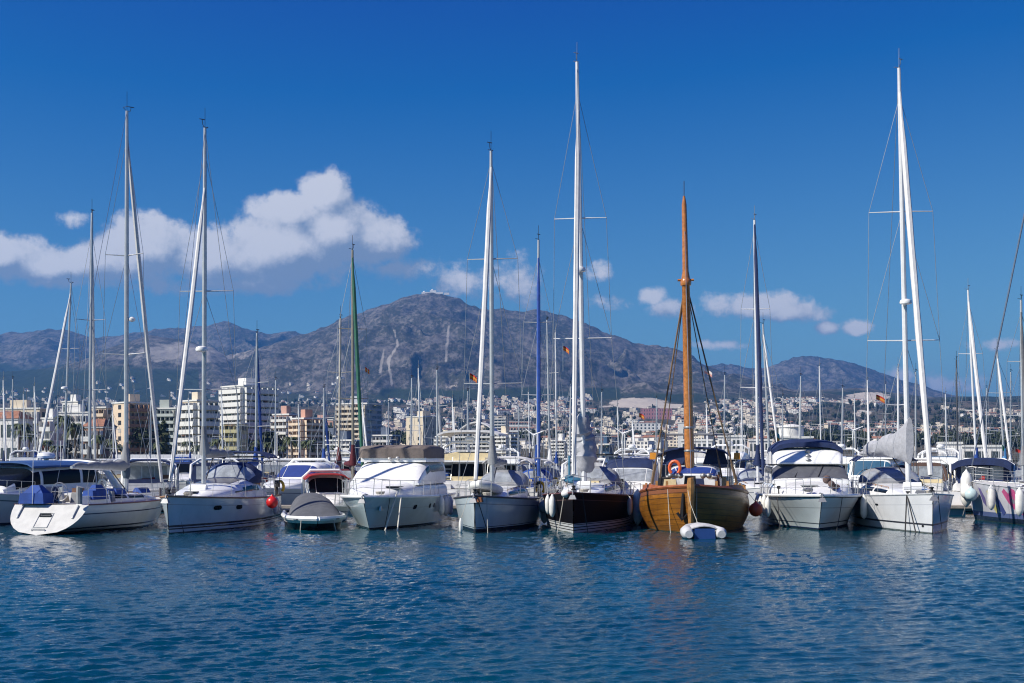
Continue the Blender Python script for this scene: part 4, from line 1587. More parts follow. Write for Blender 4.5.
for a_, b_ in ((.03, .15), (.85, .97)):
    J_.patch('window', sJ, .10, .40, a_, b_, GREYGLASS, 6, .016, o)
    J_.patch('window', sJ, .54, .95, a_, b_, DARKGLASS, 6, .016, o)
mb = MB()
for y_ in (.75, -.35):
    a, b = J_.section(sJ, .03, .5 + y_ * .2, 6, .05), J_.section(sJ, .2, .5 + y_ * .2 + .1, 6, .05)
    a.y, b.y = -y_, -y_ + .3
    mb.tube([a, b], .022, 5)
mb.build('wiper', BLACK, J_.root)
s = [(1.0, 1.5, 3.0, 3.08), (.35, 1.68, 3.0, 3.6), (-.4, 1.74, 3.0, 3.82), (-2.5, 1.8, 3.0, 3.8), (-4.6, 1.75, 3.0, 3.6)]
J_.loft('flybridge', s, WHITE, 6)
J_.canopy('bimini', .1, -3.6, 1.72, 3.88, .2, NAVY, .22, .18, legz=3.2, dome=.14)
mb = MB()
for zz, xx in ((3.62, .42), (3.4, .66), (3.2, .9)):
    mb.ball((xx, .05 * zz - .2, zz), .1, .14, .09)
mb.build('horn_and_lamp', GALV, J_.root)
J_.rail(.45, .93, 6, .72, r=.015)
J_.pulpit(.75, .9, .016)
J_.hatch(4.1, -.3, 2.02, .8, .5, GREYW)
mb = MB()
mb.ball((4.9, .62, 2.1), .22, .16, .16)
mb.ball((4.6, .45, 2.3), .22, .2, .2)
mb.ball((4.7, .82, 1.98), .2, .22, .12)
mb.build('heaped_rope', mat('old_brown_rope', (.12, .08, .075), .9, bump=.8), J_.root)
mb = MB()
mb.ball((5.6, -.5, 1.85), .2, .25, .1)
mb.tube([(5.4, -.3, 1.75), (5.4, -.3, 2.0)], .03, 5)
mb.build('windlass', GALV, J_.root)
J_.anchor()
J_.mooring(.80, -1, .9, -.1)
MB().lathe([(.03, 0), (.03, .3), (.09, .32), (.09, .42), (.04, .45)], 8, J_.deck(.80, -1, .1)).build('bollard', BLACK, J_.root)
for i, t_ in enumerate((.62, .68, .73, .765)):
    fender(J_, t_, -1, .0 + .1 * (i % 2), 'white flat-ended fenders in a row on the sunny side of the navy-topped motor yacht', size=1.4, group='fenders beside the navy-topped yacht', out=.05)
fender(J_, .66, 1, .0, 'white fender between the navy-topped motor yacht and the plain white sloop', size=1.7)

# --- large white sloop on the right
K_ = Boat('sailing_yacht', 'large plain white sloop with a slack grey mainsail bag and a stout furled headsail', 'sailboat', 14.6, 4.5, 1.72, 1.4,
          bow=(933, 55.4), rel=11.5, rake=.12, srake=.6, tw=.85, flare=.2, dip=.03)
K_.hull(hull_mat('plain_sloop_topsides', (0.60, 0.62, 0.66), [(.0, .06, (.2, .22, .25)), (.34, .42, (.03, .035, .05))], [(.44, .46, (.35, .37, .42))]), rail=GREYW)
o, s = yacht_deck(K_, 4.2, -2.6, .8, 1.6, 1.52, .5)
K_.sprayhood(-2.2, -3.8, 1.5, 2.0, .85, GREYC)
K_.canopy('bimini', -4.2, -6.6, 1.6, 3.3, .2, NAVY, .05, legz=1.6)
K_.wheel(-5.4, 2.1, .6, .8)
K_.wheel(-5.4, 2.1, .6, -.8)
K_.pulpit(.72)
K_.rail(.12, .9, 8, .62)
K_.pushpit()
K_.anchor()
foot = K_.L / 2 - 5.6
ft = K_.world((foot, 0, 2))
K_.rig(foot, 2.05, K_.loc(P(899, 68, ft.y)), mat_m=WMAST, r=.125, spr=(.345, .655), spr_w=1.75, genoa=SAIL, gen_top=.945, gen_r=.118, boom=1, boom_len=5.2, boom_z=3.35, cover=GSAIL, radar=.43, boom_side=-1.5)
mb = MB()
rows = []
for i in range(13):
    q = i / 12
    x_ = lerp(foot + .35, foot - 4.6, q)
    top_ = lerp(5.25, 4.0, q ** .5) + .08 * math.sin(q * 17)
    bot_ = lerp(3.0, 3.4, min(1, q * 2.2))
    w_ = .3 * math.sin(PI * min(1, q * .9 + .12)) + .07
    rows.append([(x_, -1.35 * q + w_ * math.cos(2 * PI * j / 12) * (1 + .12 * math.sin(3 * j + q * 8)), lerp(bot_, top_, .5 + .5 * math.sin(2 * PI * j / 12))) for j in range(12)])
st = mb.grid(rows, cv=True, flip=True)
mb.face(*[st + j for j in range(12)])
mb.face(*[st + 12 * 12 + j for j in range(12)][::-1])
mb.build('slack_mainsail_bag', GSAIL, K_.root)
K_.portlight(.70, 1.12, -1, .34, .09)
K_.portlight(.955, .3, -1, .16, .1, BLACK, 'thruster_vent')
K_.mooring(.885, -1, .1, .1, r=.03)
K_.mooring(.885, -1, 1.1, -.25, r=.03)
MB().lathe([(.03, 0), (.03, .08), (.1, .1), (.1, .16)], 8, K_.deck(.885, -1, .08)).build('bollard', BLACK, K_.root)
MB().box(5.9, 6.5, -.5, -.1, 1.72, 1.86, .05, .05).build('windlass', GALV, K_.root)

# --- painted hull at the right edge
L_ = Boat('sailing_yacht', 'grey hull painted with a pink swirl and other murals, beyond the large plain sloop', 'sailboat', 13.4, 4.4, 2.1, 1.75,
          bow=(966, 69.5), stern=(1185, 57.0), rake=.7, srake=.4, tw=.85, flare=.2, dip=.05)
L_.hull(hull_mat('mural_topsides', (0.46, 0.47, 0.53), [(-.1, .26, (.012, .018, .035)), (.26, .5, (.08, .11, .24))], []), rail=GREYW)
def mural(b, side, pts, m, name, z_is_frac=False):
    """a painted shape lying on the topsides, given as (t, z) outline"""
    mb = MB()
    c = (sum(p[0] for p in pts) / len(pts), sum(p[1] for p in pts) / len(pts))
    rings = []
    for f in (1, .66, .33, .02):
        rings.append([b.pt(lerp(c[0], t, f) * .65 + .25, lerp(c[1], z, f) * 1.1, side, .012) for t, z in pts])
    mb.grid(rings, cv=True, flip=side > 0)
    rings2 = [[p - Vector((0, side * .008, 0)) for p in r_] for r_ in rings]
    mb.grid(rings2, cv=True, flip=side < 0)
    mb.build(name, m, b.root, 60)
PINK, PALE, YEL, LILAC = mat('pink_mural_paint', (.42, .07, .20), .4), mat('pale_mural_paint', (.5, .52, .58), .4), mat('yellow_mural_paint', (.45, .42, .16), .4), mat('lilac_mural_paint', (.12, .10, .26), .4)
SD = 1
mural(L_, SD, [(.63, 1.45), (.60, 1.6), (.57, 1.35), (.53, 1.62), (.50, 1.55), (.49, 1.2), (.455, .95), (.43, .7), (.44, .5), (.48, .42), (.53, .5), (.57, .75), (.60, 1.0)], PINK, 'pink_swirl')
mural(L_, SD, [(.565, 1.15), (.54, 1.25), (.51, 1.1), (.48, .85), (.485, .68), (.52, .75), (.55, .92)], mat('grey_mural_paint', (.2, .2, .24), .4), 'grey_patch')
mural(L_, SD, [(.82, 1.45), (.79, 1.5), (.76, 1.2), (.75, .6), (.78, .4), (.81, .8)], YEL, 'yellow_patch')
mural(L_, SD, [(.93, 1.6), (.90, 1.55), (.87, 1.1), (.89, .7), (.92, .9)], LILAC, 'lilac_patch')
mural(L_, SD, [(.73, 1.3), (.69, 1.1), (.66, .5), (.70, .35), (.73, .6)], mat('deep_blue_mural_paint', (.04, .06, .2), .4), 'blue_patch')
yacht_deck(L_, 3.4, -2.0, .75, 1.3, 1.7, .45)
s = [(1.4, 1.0, 1.9, 2.1), (.6, 1.3, 1.85, 2.85), (-.4, 1.45, 1.8, 3.05), (-1.8, 1.45, 1.8, 3.0)]
o = L_.loft('hard_dodger', s, WHITE, 3)
for a_, b_ in ((.1, .36), (.38, .62), (.64, .9)):
    L_.patch('window', s, .06, .4, a_, b_, CLEAR, 3, .015, o)
L_.rail(.12, .92, 8, .62)
L_.pulpit(.7)
foot = 1.9
ft = L_.world((foot, 0, 2))
L_.rig(foot, 2.1, L_.loc(P(1046, 70, ft.y)), r=.12, spr=(.4, .68), genoa=mat('dark_headsail_sleeve', (.10, .13, .2), .8), gen_r=.028, gen_top=.9, boom=1, boom_len=4.5, boom_z=3.4, cover=GREYC)
for t_, sz in ((.70, 1.9), (.52, 2.1)):
    fender(L_, t_, SD, .0, 'large white fenders hanging over the painted mural hull', size=sz, group='fenders on the mural hull')
fender(L_, .93, SD, -.6, 'big upright white fender lashed at the bow of the mural-painted hull', size=3.0, out=-.02)
fender(L_, .86, SD, .25, 'pale blue ball fender at the bow of the mural-painted hull', 'ball', 1.4, m=mat('pale_blue_vinyl', (.45, .58, .62), .4))
fender(L_, .90, SD, .15, 'white ball fender next to the pale blue one on the mural-painted hull', 'ball', 1.5, m=FEND)


# ---- deck gear
def horseshoe(b, t, side, m, up=.45):
    e = b.deck(t, side, .02, up)
    b.lifebuoy(e, m, 0.2)
YELB, WHB, REDB = mat('yellow_lifebuoy', (.70, .42, .03), .6), mat('white_lifebuoy', (.72, .70, .66), .6), mat('red_lifebuoy', (.6, .05, .02), .6)
def outboard(b, t, side):
    e = b.deck(t, side, .1, .35)
    MB().box(e.x - .2, e.x + .16, e.y - .12, e.y + .12, e.z + .1, e.z + .45, .04, .03).box(e.x - .06, e.x + .06, e.y - .06, e.y + .06, e.z - .5, e.z + .1).build('outboard_motor', BLACK, b.root, 30)
def raft(b, x, y, z):
    MB().tube([(x, y - .4, z + .2), (x, y + .4, z + .2)], .2, 10).build('liferaft_canister', WHITE, b.root)
def gantry(b, x, w, z0, h):
    MB().tube([(x, w, z0), (x - .1, w, z0 + h), (x - .1, -w, z0 + h), (x, -w, z0)], .03, 6).build('stern_gantry', STEEL, b.root)
    MB().box(x - .55, x + .35, -w * .7, w * .7, z0 + h + .03, z0 + h + .07).build('solar_panel', DARKGLASS, b.root, 0)
    MB().tube([(x - .1, w * .9, z0 + h), (x - .1, w * .9, z0 + h + 1.3)], .025, 5).build('aerial', WHITE, b.root)
def windgen(b, x, y, z0, h):
    MB().tube([(x, y, z0), (x, y, z0 + h)], .028, 6).build('wind_generator_pole', STEEL, b.root)
    q = MB()
    q.ball((x, y, z0 + h), .16, .09, .09)
    for k in range(3):
        a = 2.1 * k + .4
        q.tube([(x + .17, y, z0 + h), (x + .17, y + .55 * math.cos(a), z0 + h + .55 * math.sin(a))], [.045, .02], 5)
    q.build('wind_generator', WHITE, b.root)
def coil(b, x, y, z, m=None):
    q = MB()
    for k in range(3):
        q.tube([(x + (.16 + .02 * k) * math.cos(i * PI / 6), y + (.16 + .02 * k) * math.sin(i * PI / 6), z + .04 * k) for i in range(13)], .03, 5)
    q.build('coiled_line', m or ROPE, b.root)
def cockpit_kit(b, seed, z):
    q = random.Random(seed)
    for k in range(7):
        x = q.uniform(-b.L * .42, -b.L * .12)
        y = q.uniform(-1, 1) * b.B * .33
        a = q.uniform(.15, .4)
        h = q.uniform(.15, .75)
        m = q.choice([NAVY, BLUEC, SAIL, CREAMC, BLACK, TEAK, GREYC, BROWNC])
        MB().box(x - a, x + a, y - a * .8, y + a * .8, z, z + h, .05, .05).build(q.choice(['locker', 'cushion', 'folded_cloth', 'gear_bag']), m, b.root, 30)
    for k in range(1):
        y = q.uniform(-1, 1) * b.B * .4
        MB().tube([(-b.L * .42, y, z), (-b.L * .42 + q.uniform(-.1, .1), y, z + q.uniform(1.2, 2.4))], .014, 5).build('aerial', WHITE, b.root)
BROWNC = mat('brown_canvas_bag', (.12, .06, .04), .85)
for b_, z_, sd in ((B_, 1.3, 1), (C_, 1.5, 2), (F_, 1.35, 3), (G_, 1.5, 4), (K_, 1.45, 5), (I_, 1.7, 6), (H_, 1.2, 7), (J_, 1.4, 8)):
    cockpit_kit(b_, sd, z_)
for b_ in (C_, F_, G_, K_):
    gantry(b_, -b_.L * .46, b_.B * .38, b_.fs, 2.0)
    raft(b_, b_.L * .12 + .9, 0, b_.fb + .05)
    coil(b_, b_.L * .36, .3, b_.fb + .02)
    horseshoe(b_, .03, 1, YELB)
    horseshoe(b_, .03, -1, WHB)
    outboard(b_, .06, 1)
for k in range(9):                                              # timberheads and gear along the wooden boat's rail
    for sd in (1, -1):
        e = I_.deck(.52 + .05 * k, sd, .12)
        MB().box(e.x - .06, e.x + .06, e.y - .06, e.y + .06, e.z, e.z + .3 + .05 * (k % 2), .01, .01).build('timberhead', mat('worn_stem_timber', (.38, .19, .06)), I_.root, 30)
q_ = random.Random(3)
for k in range(9):
    x, y = q_.uniform(.5, 4.8), q_.uniform(-1.5, 1.5)
    a = q_.uniform(.12, .32)
    MB().box(x - a, x + a, y - a, y + a, 1.9, 2.2 + q_.uniform(.1, .5), .05, .05).build(q_.choice(['deck_box', 'gear_bag', 'folded_cloth']), q_.choice([NAVY, BLACK, CREAMC, TEAK, BROWNC, SAIL]), I_.root, 30)
windgen(F_, -5.2, 1.2, 1.3, 3.2)
windgen(K_, -6.4, -1.4, 1.4, 3.4)
windgen(G_, -6.2, 1.4, 1.4, 3.2)
outboard(B_, .12, 1)
coil(I_, 4.2, .9, 2.35)
coil(I_, 3.6, -1.2, 2.3, DROPE)
coil(E_, 5.5, .5, 1.66)
# extra mooring warps sagging from the bows into the water
for b_, t_, sd_, dx_, dy_ in ((B_, .9, -1, .6, .4), (F_, .93, 1, .9, .2), (G_, .93, -1, .8, .3), (H_, .9, 1, .5, .1), (E_, .9, 1, .4, -.3), (K_, .95, 1, .6, .1), (J_, .9, 1, .5, -.4), (I_, .93, -1, .9, -.2), (L_, .93, 1, .5, .3)):
    b_.mooring(t_, sd_, dx_, dy_, m=ROPE if t_ == .93 else DROPE, r=.016, slack=.15)



# ------------------------------------------------------------------ pontoon and the boats behind it
PT = thing('floating_pontoon', 'long grey floating pontoon behind the sterns of the front row of boats', 'pontoon', (0, 75.5, 0))
MB().box(-42, 42, -.9, .9, .38, .52).build('walkway', mat('pontoon_planks', (.30, .27, .23), .85, var=.3, scale=4), PT, 0)
for i in range(12):
    MB().box(-39.5 + 7 * i, -36.5 + 7 * i, -.7, .7, -.2, .37).build('float', mat('concrete_float', (.3, .3, .29), .9), PT, 0)
for i in range(6):
    MB().lathe([(.12, -1.5), (.12, 2.6), (.04, 2.75)], 8, (-33 + 13 * i, .95, 0)).build('mooring_pile', GALV, PT)

HW = hull_mat('far_white_topsides', (.70, .71, .73), [(.0, .1, (.03, .04, .07))], [(.25, .29, (.1, .12, .18))])
HB = hull_mat('far_navy_topsides', (.02, .03, .08), [(.0, .08, (.4, .4, .42))], [])
HG = hull_mat('far_cream_topsides', (.58, .57, .54), [(.0, .1, (.1, .02, .02))], [(.2, .25, (.05, .1, .2))])


def gsail(label, px, pyt, d, rel=0, L=11.0, B=3.5, genoa=SAIL, cover=NAVY, hull=HW, mastm=None, pxt=None, spr=(.36, .66), bim=None, hood=NAVY, r=.095, group=None, gtop=.94, gr=.085, boom=True, wire=True, radar=None):
    b = Boat('sailing_yacht', label, 'sailboat', L, B, 1.5, 1.2, mid=(px, d), rel=rel, rake=.9, srake=.3, tw=.74, flare=.28, dip=.06, group=group)
    b.hull(hull, nt=18)
    yacht_deck(b, 3.0, -1.8, .65, 1.2, 1.3, .5)
    b.sprayhood(-1.4, -2.9, 1.15, 1.75, .85, hood)
    if bim:
        b.canopy('bimini', -3.1, -5.0, 1.25, 3.1, .15, bim, .05, legz=1.4)
    b.rail(.12, .9, 5, .62, r=.014)
    b.pulpit(.65)
    cockpit_kit(b, int(px), 1.25)
    if int(px) % 3:
        gantry(b, -L * .46, B * .36, 1.2, 1.9)
    horseshoe(b, .03, 1 if int(px) % 2 else -1, (YELB, WHB, REDB)[int(px) % 3])
    b.pushpit(.6)
    ft = b.world((.9, 0, 2))
    top = b.loc(P(pxt if pxt is not None else px, pyt, ft.y))
    b.rig(.9, 1.75, top, mat_m=mastm, r=r, spr=spr, spr_w=1.1, genoa=genoa, gen_top=gtop, gen_r=gr, boom=1 if boom else None, boom_len=3.8, boom_z=2.75, cover=cover, thin=.9 + d / 300, taper=.75, radar=radar, wire=wire)
    return b


def gmotor(label, px, d, rel=0, L=11.5, B=3.8, style='fly', canvas=NAVY, hull=HW, fb=1.5, glass=DARKGLASS, sc=1.0, group=None, roofm=None):
    b = Boat('motor_yacht', label, 'motorboat', L, B, fb, fb - .25, mid=(px, d), rel=rel, rake=1.3, tw=.92, flare=.5, dip=0, p=2.6, maxt=.5, group=group)
    b.hull(hull, nt=18)
    w = B / 2
    z = fb - .1
    b.loft('foredeck', [(L * .38, w * .3, z, z + .2), (L * .27, w * .72, z, z + .5), (L * .12, w * .82, z, z + .65), (-L * .4, w * .85, z - .1, z + .55)], WHITE, 3.5)
    h = z + .5
    if style in ('fly', 'pilot'):
        s = [(L * .17, w * .76, h, h + .15), (L * .05, w * .76, h, h + .95), (L * .03, w * .76, h, h + 1.02), (-L * .15, w * .78, h, h + 1.05), (-L * .36, w * .78, h, h + 1.05)]
        if style == 'pilot':
            s = [(L * .15, w * .7, h, h + .2), (L * .11, w * .74, h, h + 1.3), (L * .09, w * .74, h, h + 1.4), (-L * .15, w * .76, h, h + 1.4), (-L * .2, w * .76, h, h + 1.35)]
        o = b.loft('deckhouse', s, WHITE, 6)
        for k in range(3):
            a = .17 + k * .225
            b.patch('windscreen', s, .03, .235, a, a + .21, glass, 6, .016, o)
        for a_, b_ in ((.03, .14), (.86, .97)):
            b.patch('window', s, .12, .46, a_, b_, glass, 6, .016, o)
            b.patch('window', s, .54, .95, a_, b_, glass, 6, .016, o)
        if style == 'fly':
            zt = h + 1.0
            f = [(L * .07, w * .6, zt - .05, zt + .1), (L * .02, w * .7, zt - .05, zt + .55), (-L * .12, w * .74, zt - .05, zt + .62), (-L * .34, w * .74, zt - .05, zt + .5)]
            b.loft('flybridge', f, roofm or WHITE, 6)
            if canvas:
                b.canopy('bimini', L * .0, -L * .26, w * .72, zt + 1.0, .18, canvas, .08, legz=zt + .3)
            mb = MB()
            mb.tube([(-L * .33, w * .74, zt), (-L * .3, w * .72, zt + .9), (-L * .29, w * .5, zt + 1.2), (-L * .29, -w * .5, zt + 1.2), (-L * .3, -w * .72, zt + .9), (-L * .33, -w * .74, zt)], .08, 7)
            mb.build('radar_arch', WHITE, b.root)
            MB().lathe([(.1, 0), (.3, .04), (.32, .14), (.25, .26), (.1, .3)], 12, (-L * .29, 0, zt + 1.27)).build('radar_dome', WHITE, b.root)
            MB().tube([(-L * .3, w * .4, zt + 1.2), (-L * .34, w * .4, zt + 3.2)], .02, 4).build('whip_aerial', WHITE, b.root)
        else:
            MB().box(-L * .21, L * .11, -w * .8, w * .8, h + 1.36, h + 1.46, .06, .06).build('roof', roofm or WHITE, b.root, 30)
            MB().tube([(-L * .02, 0, h + 1.4), (-L * .02, 0, h + 2.6)], .03, 5).build('signal_mast', WHITE, b.root)
    else:
        s = [(L * .12, w * .72, h, h + .12), (L * .02, w * .78, h, h + .95), (-L * .02, w * .8, h, h + 1.15), (-L * .3, w * .8, h, h + 1.15)]
        o = b.loft('cockpit_enclosure', s, canvas or WHITE, 4)
        for k in range(3):
            a = .17 + k * .225
            b.patch('windscreen', s, .04, .34, a, a + .21, glass, 4, .02, o)
        for a_, b_ in ((.04, .15), (.85, .96)):
            b.patch('window', s, .25, .6, a_, b_, CLEAR, 4, .02, o)
            b.patch('window', s, .65, .95, a_, b_, CLEAR, 4, .02, o)
        mb = MB()
        mb.tube([(-L * .2, w * .92, z), (-L * .14, w * .9, h + 1.0), (-L * .12, w * .6, h + 1.35), (-L * .12, -w * .6, h + 1.35), (-L * .14, -w * .9, h + 1.0), (-L * .2, -w * .92, z)], .09, 7)
        mb.build('radar_arch', WHITE, b.root)
    b.rail(.5, .94, 5, .6, r=.015)
    b.pulpit(.62)
    if abs(rel) > 90:
        xb = -L * (.36 if style == 'fly' else .2 if style == 'pilot' else .3)
        hh = {'fly': 1.0, 'pilot': 1.3, 'open': 1.05}[style]
        for k in (-1, 0, 1):
            MB().box(xb - .03, xb + .02, k * w * .44 - w * .2, k * w * .44 + w * .2, h - .45, h + hh * .86).build('saloon_door' if k == 0 else 'aft_window', glass if style != 'open' else CLEAR, b.root, 0)
        MB().box(-L * .47, -L * .42, -w * .7, w * .7, z - .1, z + .35, .02, .02).build('stern_seat', SAIL, b.root, 30)
        MB().box(-L * .425, -L * .40, -w * .68, w * .68, z + .12, z + .6, .02, .02).build('seat_back', NAVY if len(label) % 2 else CREAMC, b.root, 30)
        if style == 'fly':
            MB().box(-L * .45, -L * .30, -w * .76, w * .76, h + .98, h + 1.07).build('cockpit_overhang', WHITE, b.root, 0)
            for sd in (1, -1):
                MB().tube([(-L * .44, sd * w * .7, z), (-L * .44, sd * w * .7, h + 1.0)], .035, 6).build('overhang_post', STEEL, b.root)
            mb = MB()
            for k in range(6):
                mb.box(-L * .44 + k * .16, -L * .44 + k * .16 + .2, w * .42, w * .66, z + .25 + k * .26, z + .29 + k * .26)
            mb.tube([(-L * .44, w * .4, z + .2), (-L * .44 + .95, w * .4, z + 1.75)], .02, 5)
            mb.build('flybridge_ladder', STEEL, b.root)
            MB().tube([(-L * .45, w * .74, h + 1.1), (-L * .45, w * .74, h + 1.75), (-L * .45, -w * .74, h + 1.75), (-L * .45, -w * .74, h + 1.1)], .018, 5).build('flybridge_rail', STEEL, b.root)
        kx = random.Random(len(label) * 7 + int(px))
        for k in range(5):
            a = kx.uniform(.12, .35)
            x, y = kx.uniform(-L * .4, -L * .32), kx.uniform(-w * .6, w * .6)
            MB().box(x - a * .6, x + a * .6, y - a, y + a, z + .3, z + .3 + kx.uniform(.15, .6), .03, .03).build(kx.choice(['cushion', 'locker', 'gear_bag']), kx.choice([NAVY, BLUEC, CREAMC, BROWNC, BLACK, RED]), b.root, 30)
        MB().box(-L / 2 - .6, -L / 2 + .1, -w * .8, w * .8, .28, .4, .02, .02).build('swim_platform', TEAK, b.root, 30)
    return b


# second row, on the far side of the pontoon
gsail('grey-masted white sloop behind the scoop-sterned sloop, its pale headsail furled to the left', 88, 213, 86, 175, L=12, pxt=92, cover=CHAR, bim=CHAR, r=.105, spr=(.34, .6), hood=CHAR)
NV = gmotor('white motor yacht with navy bimini just behind the bow of the scoop-sterned sloop', 150, 84, 178, L=10.5, B=3.6, style='open', canvas=None)
NV.canopy('bimini', .5, -4.6, 1.6, 3.0, .22, NAVY, .08, legz=2.2)
gmotor('white express cruiser with navy tent behind the mast of the deck-saloon sloop', 218, 84, 176, L=10.5, B=3.5, style='open', canvas=NAVY)
gsail('sloop with royal blue furled headsail and blue boom cover behind the deck-saloon sloop', 254, 333, 96, 172, L=10.5, genoa=BLUEC, cover=BLUEC, bim=NAVY, pxt=257, hood=BLUEC)
gmotor('white hardtop cruiser with a blue windscreen band behind the charcoal-covered speedboat', 301, 82, -24, L=11, B=3.5, style='open', canvas=None, glass=mat('blue_screen_cover', (.015, .04, .2), .5))
RB = gmotor('small open boat with a red bimini behind the charcoal-covered speedboat', 326, 67, 4, L=6.4, B=2.5, style='open', canvas=None, fb=.9)
RB.canopy('bimini', 1.2, -1.9, 1.15, 2.36, .12, RED, .05, legz=1.0)
gsail('sloop with a green furled headsail and maroon sail covers', 351, 250, 84, 8, L=11.5, genoa=GREENC, cover=MAROON, pxt=352.5, bim=None, hood=MAROON, gtop=.97, gr=.1, mastm=mat('bronze_mast', (.28, .25, .2), .4, .3))
gsail('sloop with a twin maroon boom cover and bare tan mast near the green headsail', 338, 318, 98, 176, L=10, genoa=None, cover=MAROON, pxt=340.5, mastm=mat('tan_mast', (.45, .42, .36), .5), radar=.62)
gmotor('white motor yacht with a dark blue canvas, right of the taupe-covered flybridge yacht', 436, 82, 176, L=11, B=3.6, style='open', canvas=NAVY)
FB = gmotor('tall white flybridge yacht with a cream canvas box behind the pale sloop', 478, 83, 172, L=13, B=4.4, style='fly', canvas=None, fb=1.7, roofm=CREAMC)
FB.canopy('hardtop', .5, -4.5, 1.9, 4.95, .08, SAIL, .12, legz=3.2)
gsail('sloop with a royal blue furled headsail and blue sail bags, right of the pale sloop', 537, 240, 84, 1, L=12.0, genoa=BLUEC, cover=BLUEC, pxt=538.5, bim=SAIL, gr=.1, hood=BLUEC, gtop=.93)
gmotor('white express cruiser mostly hidden behind the black-hulled sloop', 588, 84, 178, L=10.5, B=3.5, style='open', canvas=SAIL)
gmotor('white cruiser with navy covers to the left of the wooden boat mast', 664, 84, -3, L=10.5, B=3.5, style='open', canvas=NAVY)
gsail('sloop with a navy furled headsail left of the navy-topped motor yacht', 757, 220, 85, 4, L=12, genoa=NAVY, cover=NAVY, pxt=754.5, mastm=WMAST, bim=NAVY, gtop=.985, gr=.1)
gmotor('white pilothouse boat with arched blue windows behind the plain white sloop', 874, 82, -14, L=11, B=3.8, style='pilot', canvas=None, glass=mat('blue_tinted_glass', (.03, .09, .16), .1))
gmotor('white express cruiser with brown canvas behind the slack sail of the plain sloop', 926, 84, 178, L=10, B=3.4, style='open', canvas=mat('brown_canvas', (.10, .06, .05), .85))
NB = gmotor('white motor yacht under a wide thick navy bimini left of the mural-painted hull', 986, 83, 176, L=11, B=3.9, style='open', canvas=NAVY)
NB.canopy('bimini', 1.5, -4.2, 1.75, 3.05, .25, NAVY, .4, legz=2.0)
gsail('sloop with a dark furled headsail whose mast rises behind the mural-painted hull', 1022, 300, 90, 4, L=11, genoa=CHAR, cover=GREYC, pxt=1021)

# third row
gsail('sloop whose mast stands left of the tall grey mast, with a pale headsail slanting left', 69, 283, 112, -32, L=11, cover=GREYC, pxt=71, gtop=.95, gr=.1, radar=.45)
gmotor('white motor yacht with grey canvas far behind the scoop-sterned sloop boom', 132, 108, 178, L=11, style='open', canvas=GREYC)
gmotor('low white cruiser behind the furled headsail of the scoop-sterned sloop', 182, 110, 4, L=10, style='open', canvas=NAVY)
gsail('sloop with a thin white mast and royal blue furled sail above the red bimini boat', 322, 388, 110, 170, genoa=BLUEC, cover=BLUEC, pxt=324, L=9.5)
gmotor('white motor yacht between the blue-sailed sloop and the hardtop cruiser', 280, 108, 176, L=11, style='open', canvas=SAIL)
gmotor('white flybridge yacht behind the green-sailed sloop', 380, 110, 3, L=11.5, style='fly', canvas=BLUEC)
gsail('sloop with a plain white mast right of the taupe-covered yacht', 436, 370, 110, 172, genoa=SAIL, pxt=437, L=10)
gmotor('white flybridge yacht with an arched white top behind the pale sloop mast', 505, 110, 176, L=12, style='fly', canvas=SAIL)
gsail('white-masted sloop right of the royal blue furled sail', 549, 320, 108, 174, genoa=None, cover=SAIL, pxt=547, L=10.5)
gmotor('white motor yacht showing above the clear enclosure of the cabin cruiser', 634, 108, 177, L=11, style='fly', canvas=SAIL)
gmotor('white cruiser with a navy top behind the left shroud of the wooden boat', 676, 106, 177, L=10.5, style='open', canvas=NAVY)
gmotor('large white motor yacht with dark windows right of the wooden boat mast', 726, 108, -4, L=14, B=4.6, style='fly', canvas=None, fb=1.9)
gsail('sloop with a slender white mast just right of the navy furled headsail', 768, 324, 106, 12, genoa=SAIL, pxt=763, L=11, gr=.07)
gmotor('white motor yacht with a radar arch right of the navy-topped yacht', 846, 104, 174, L=12, style='fly', canvas=None)
gsail('sloop whose white mast stands just left of the plain white sloop mast', 897, 368, 108, 172, genoa=None, pxt=898, L=10.5, mastm=WMAST)
gsail('sloop with a thick slanting white headsail right of the plain white sloop', 975, 290, 104, 10, genoa=SAIL, pxt=968, L=11.5, mastm=WMAST, gr=.12, cover=BLUEC)
gmotor('white flybridge yacht half hidden under the furled headsail of the plain sloop', 942, 106, 178, L=11, style='fly', canvas=SAIL)
gsail('sloop with a raked white mast near the right edge behind the navy bimini', 1004, 350, 112, 8, genoa=SAIL, pxt=997, L=10.5, cover=SKYC)

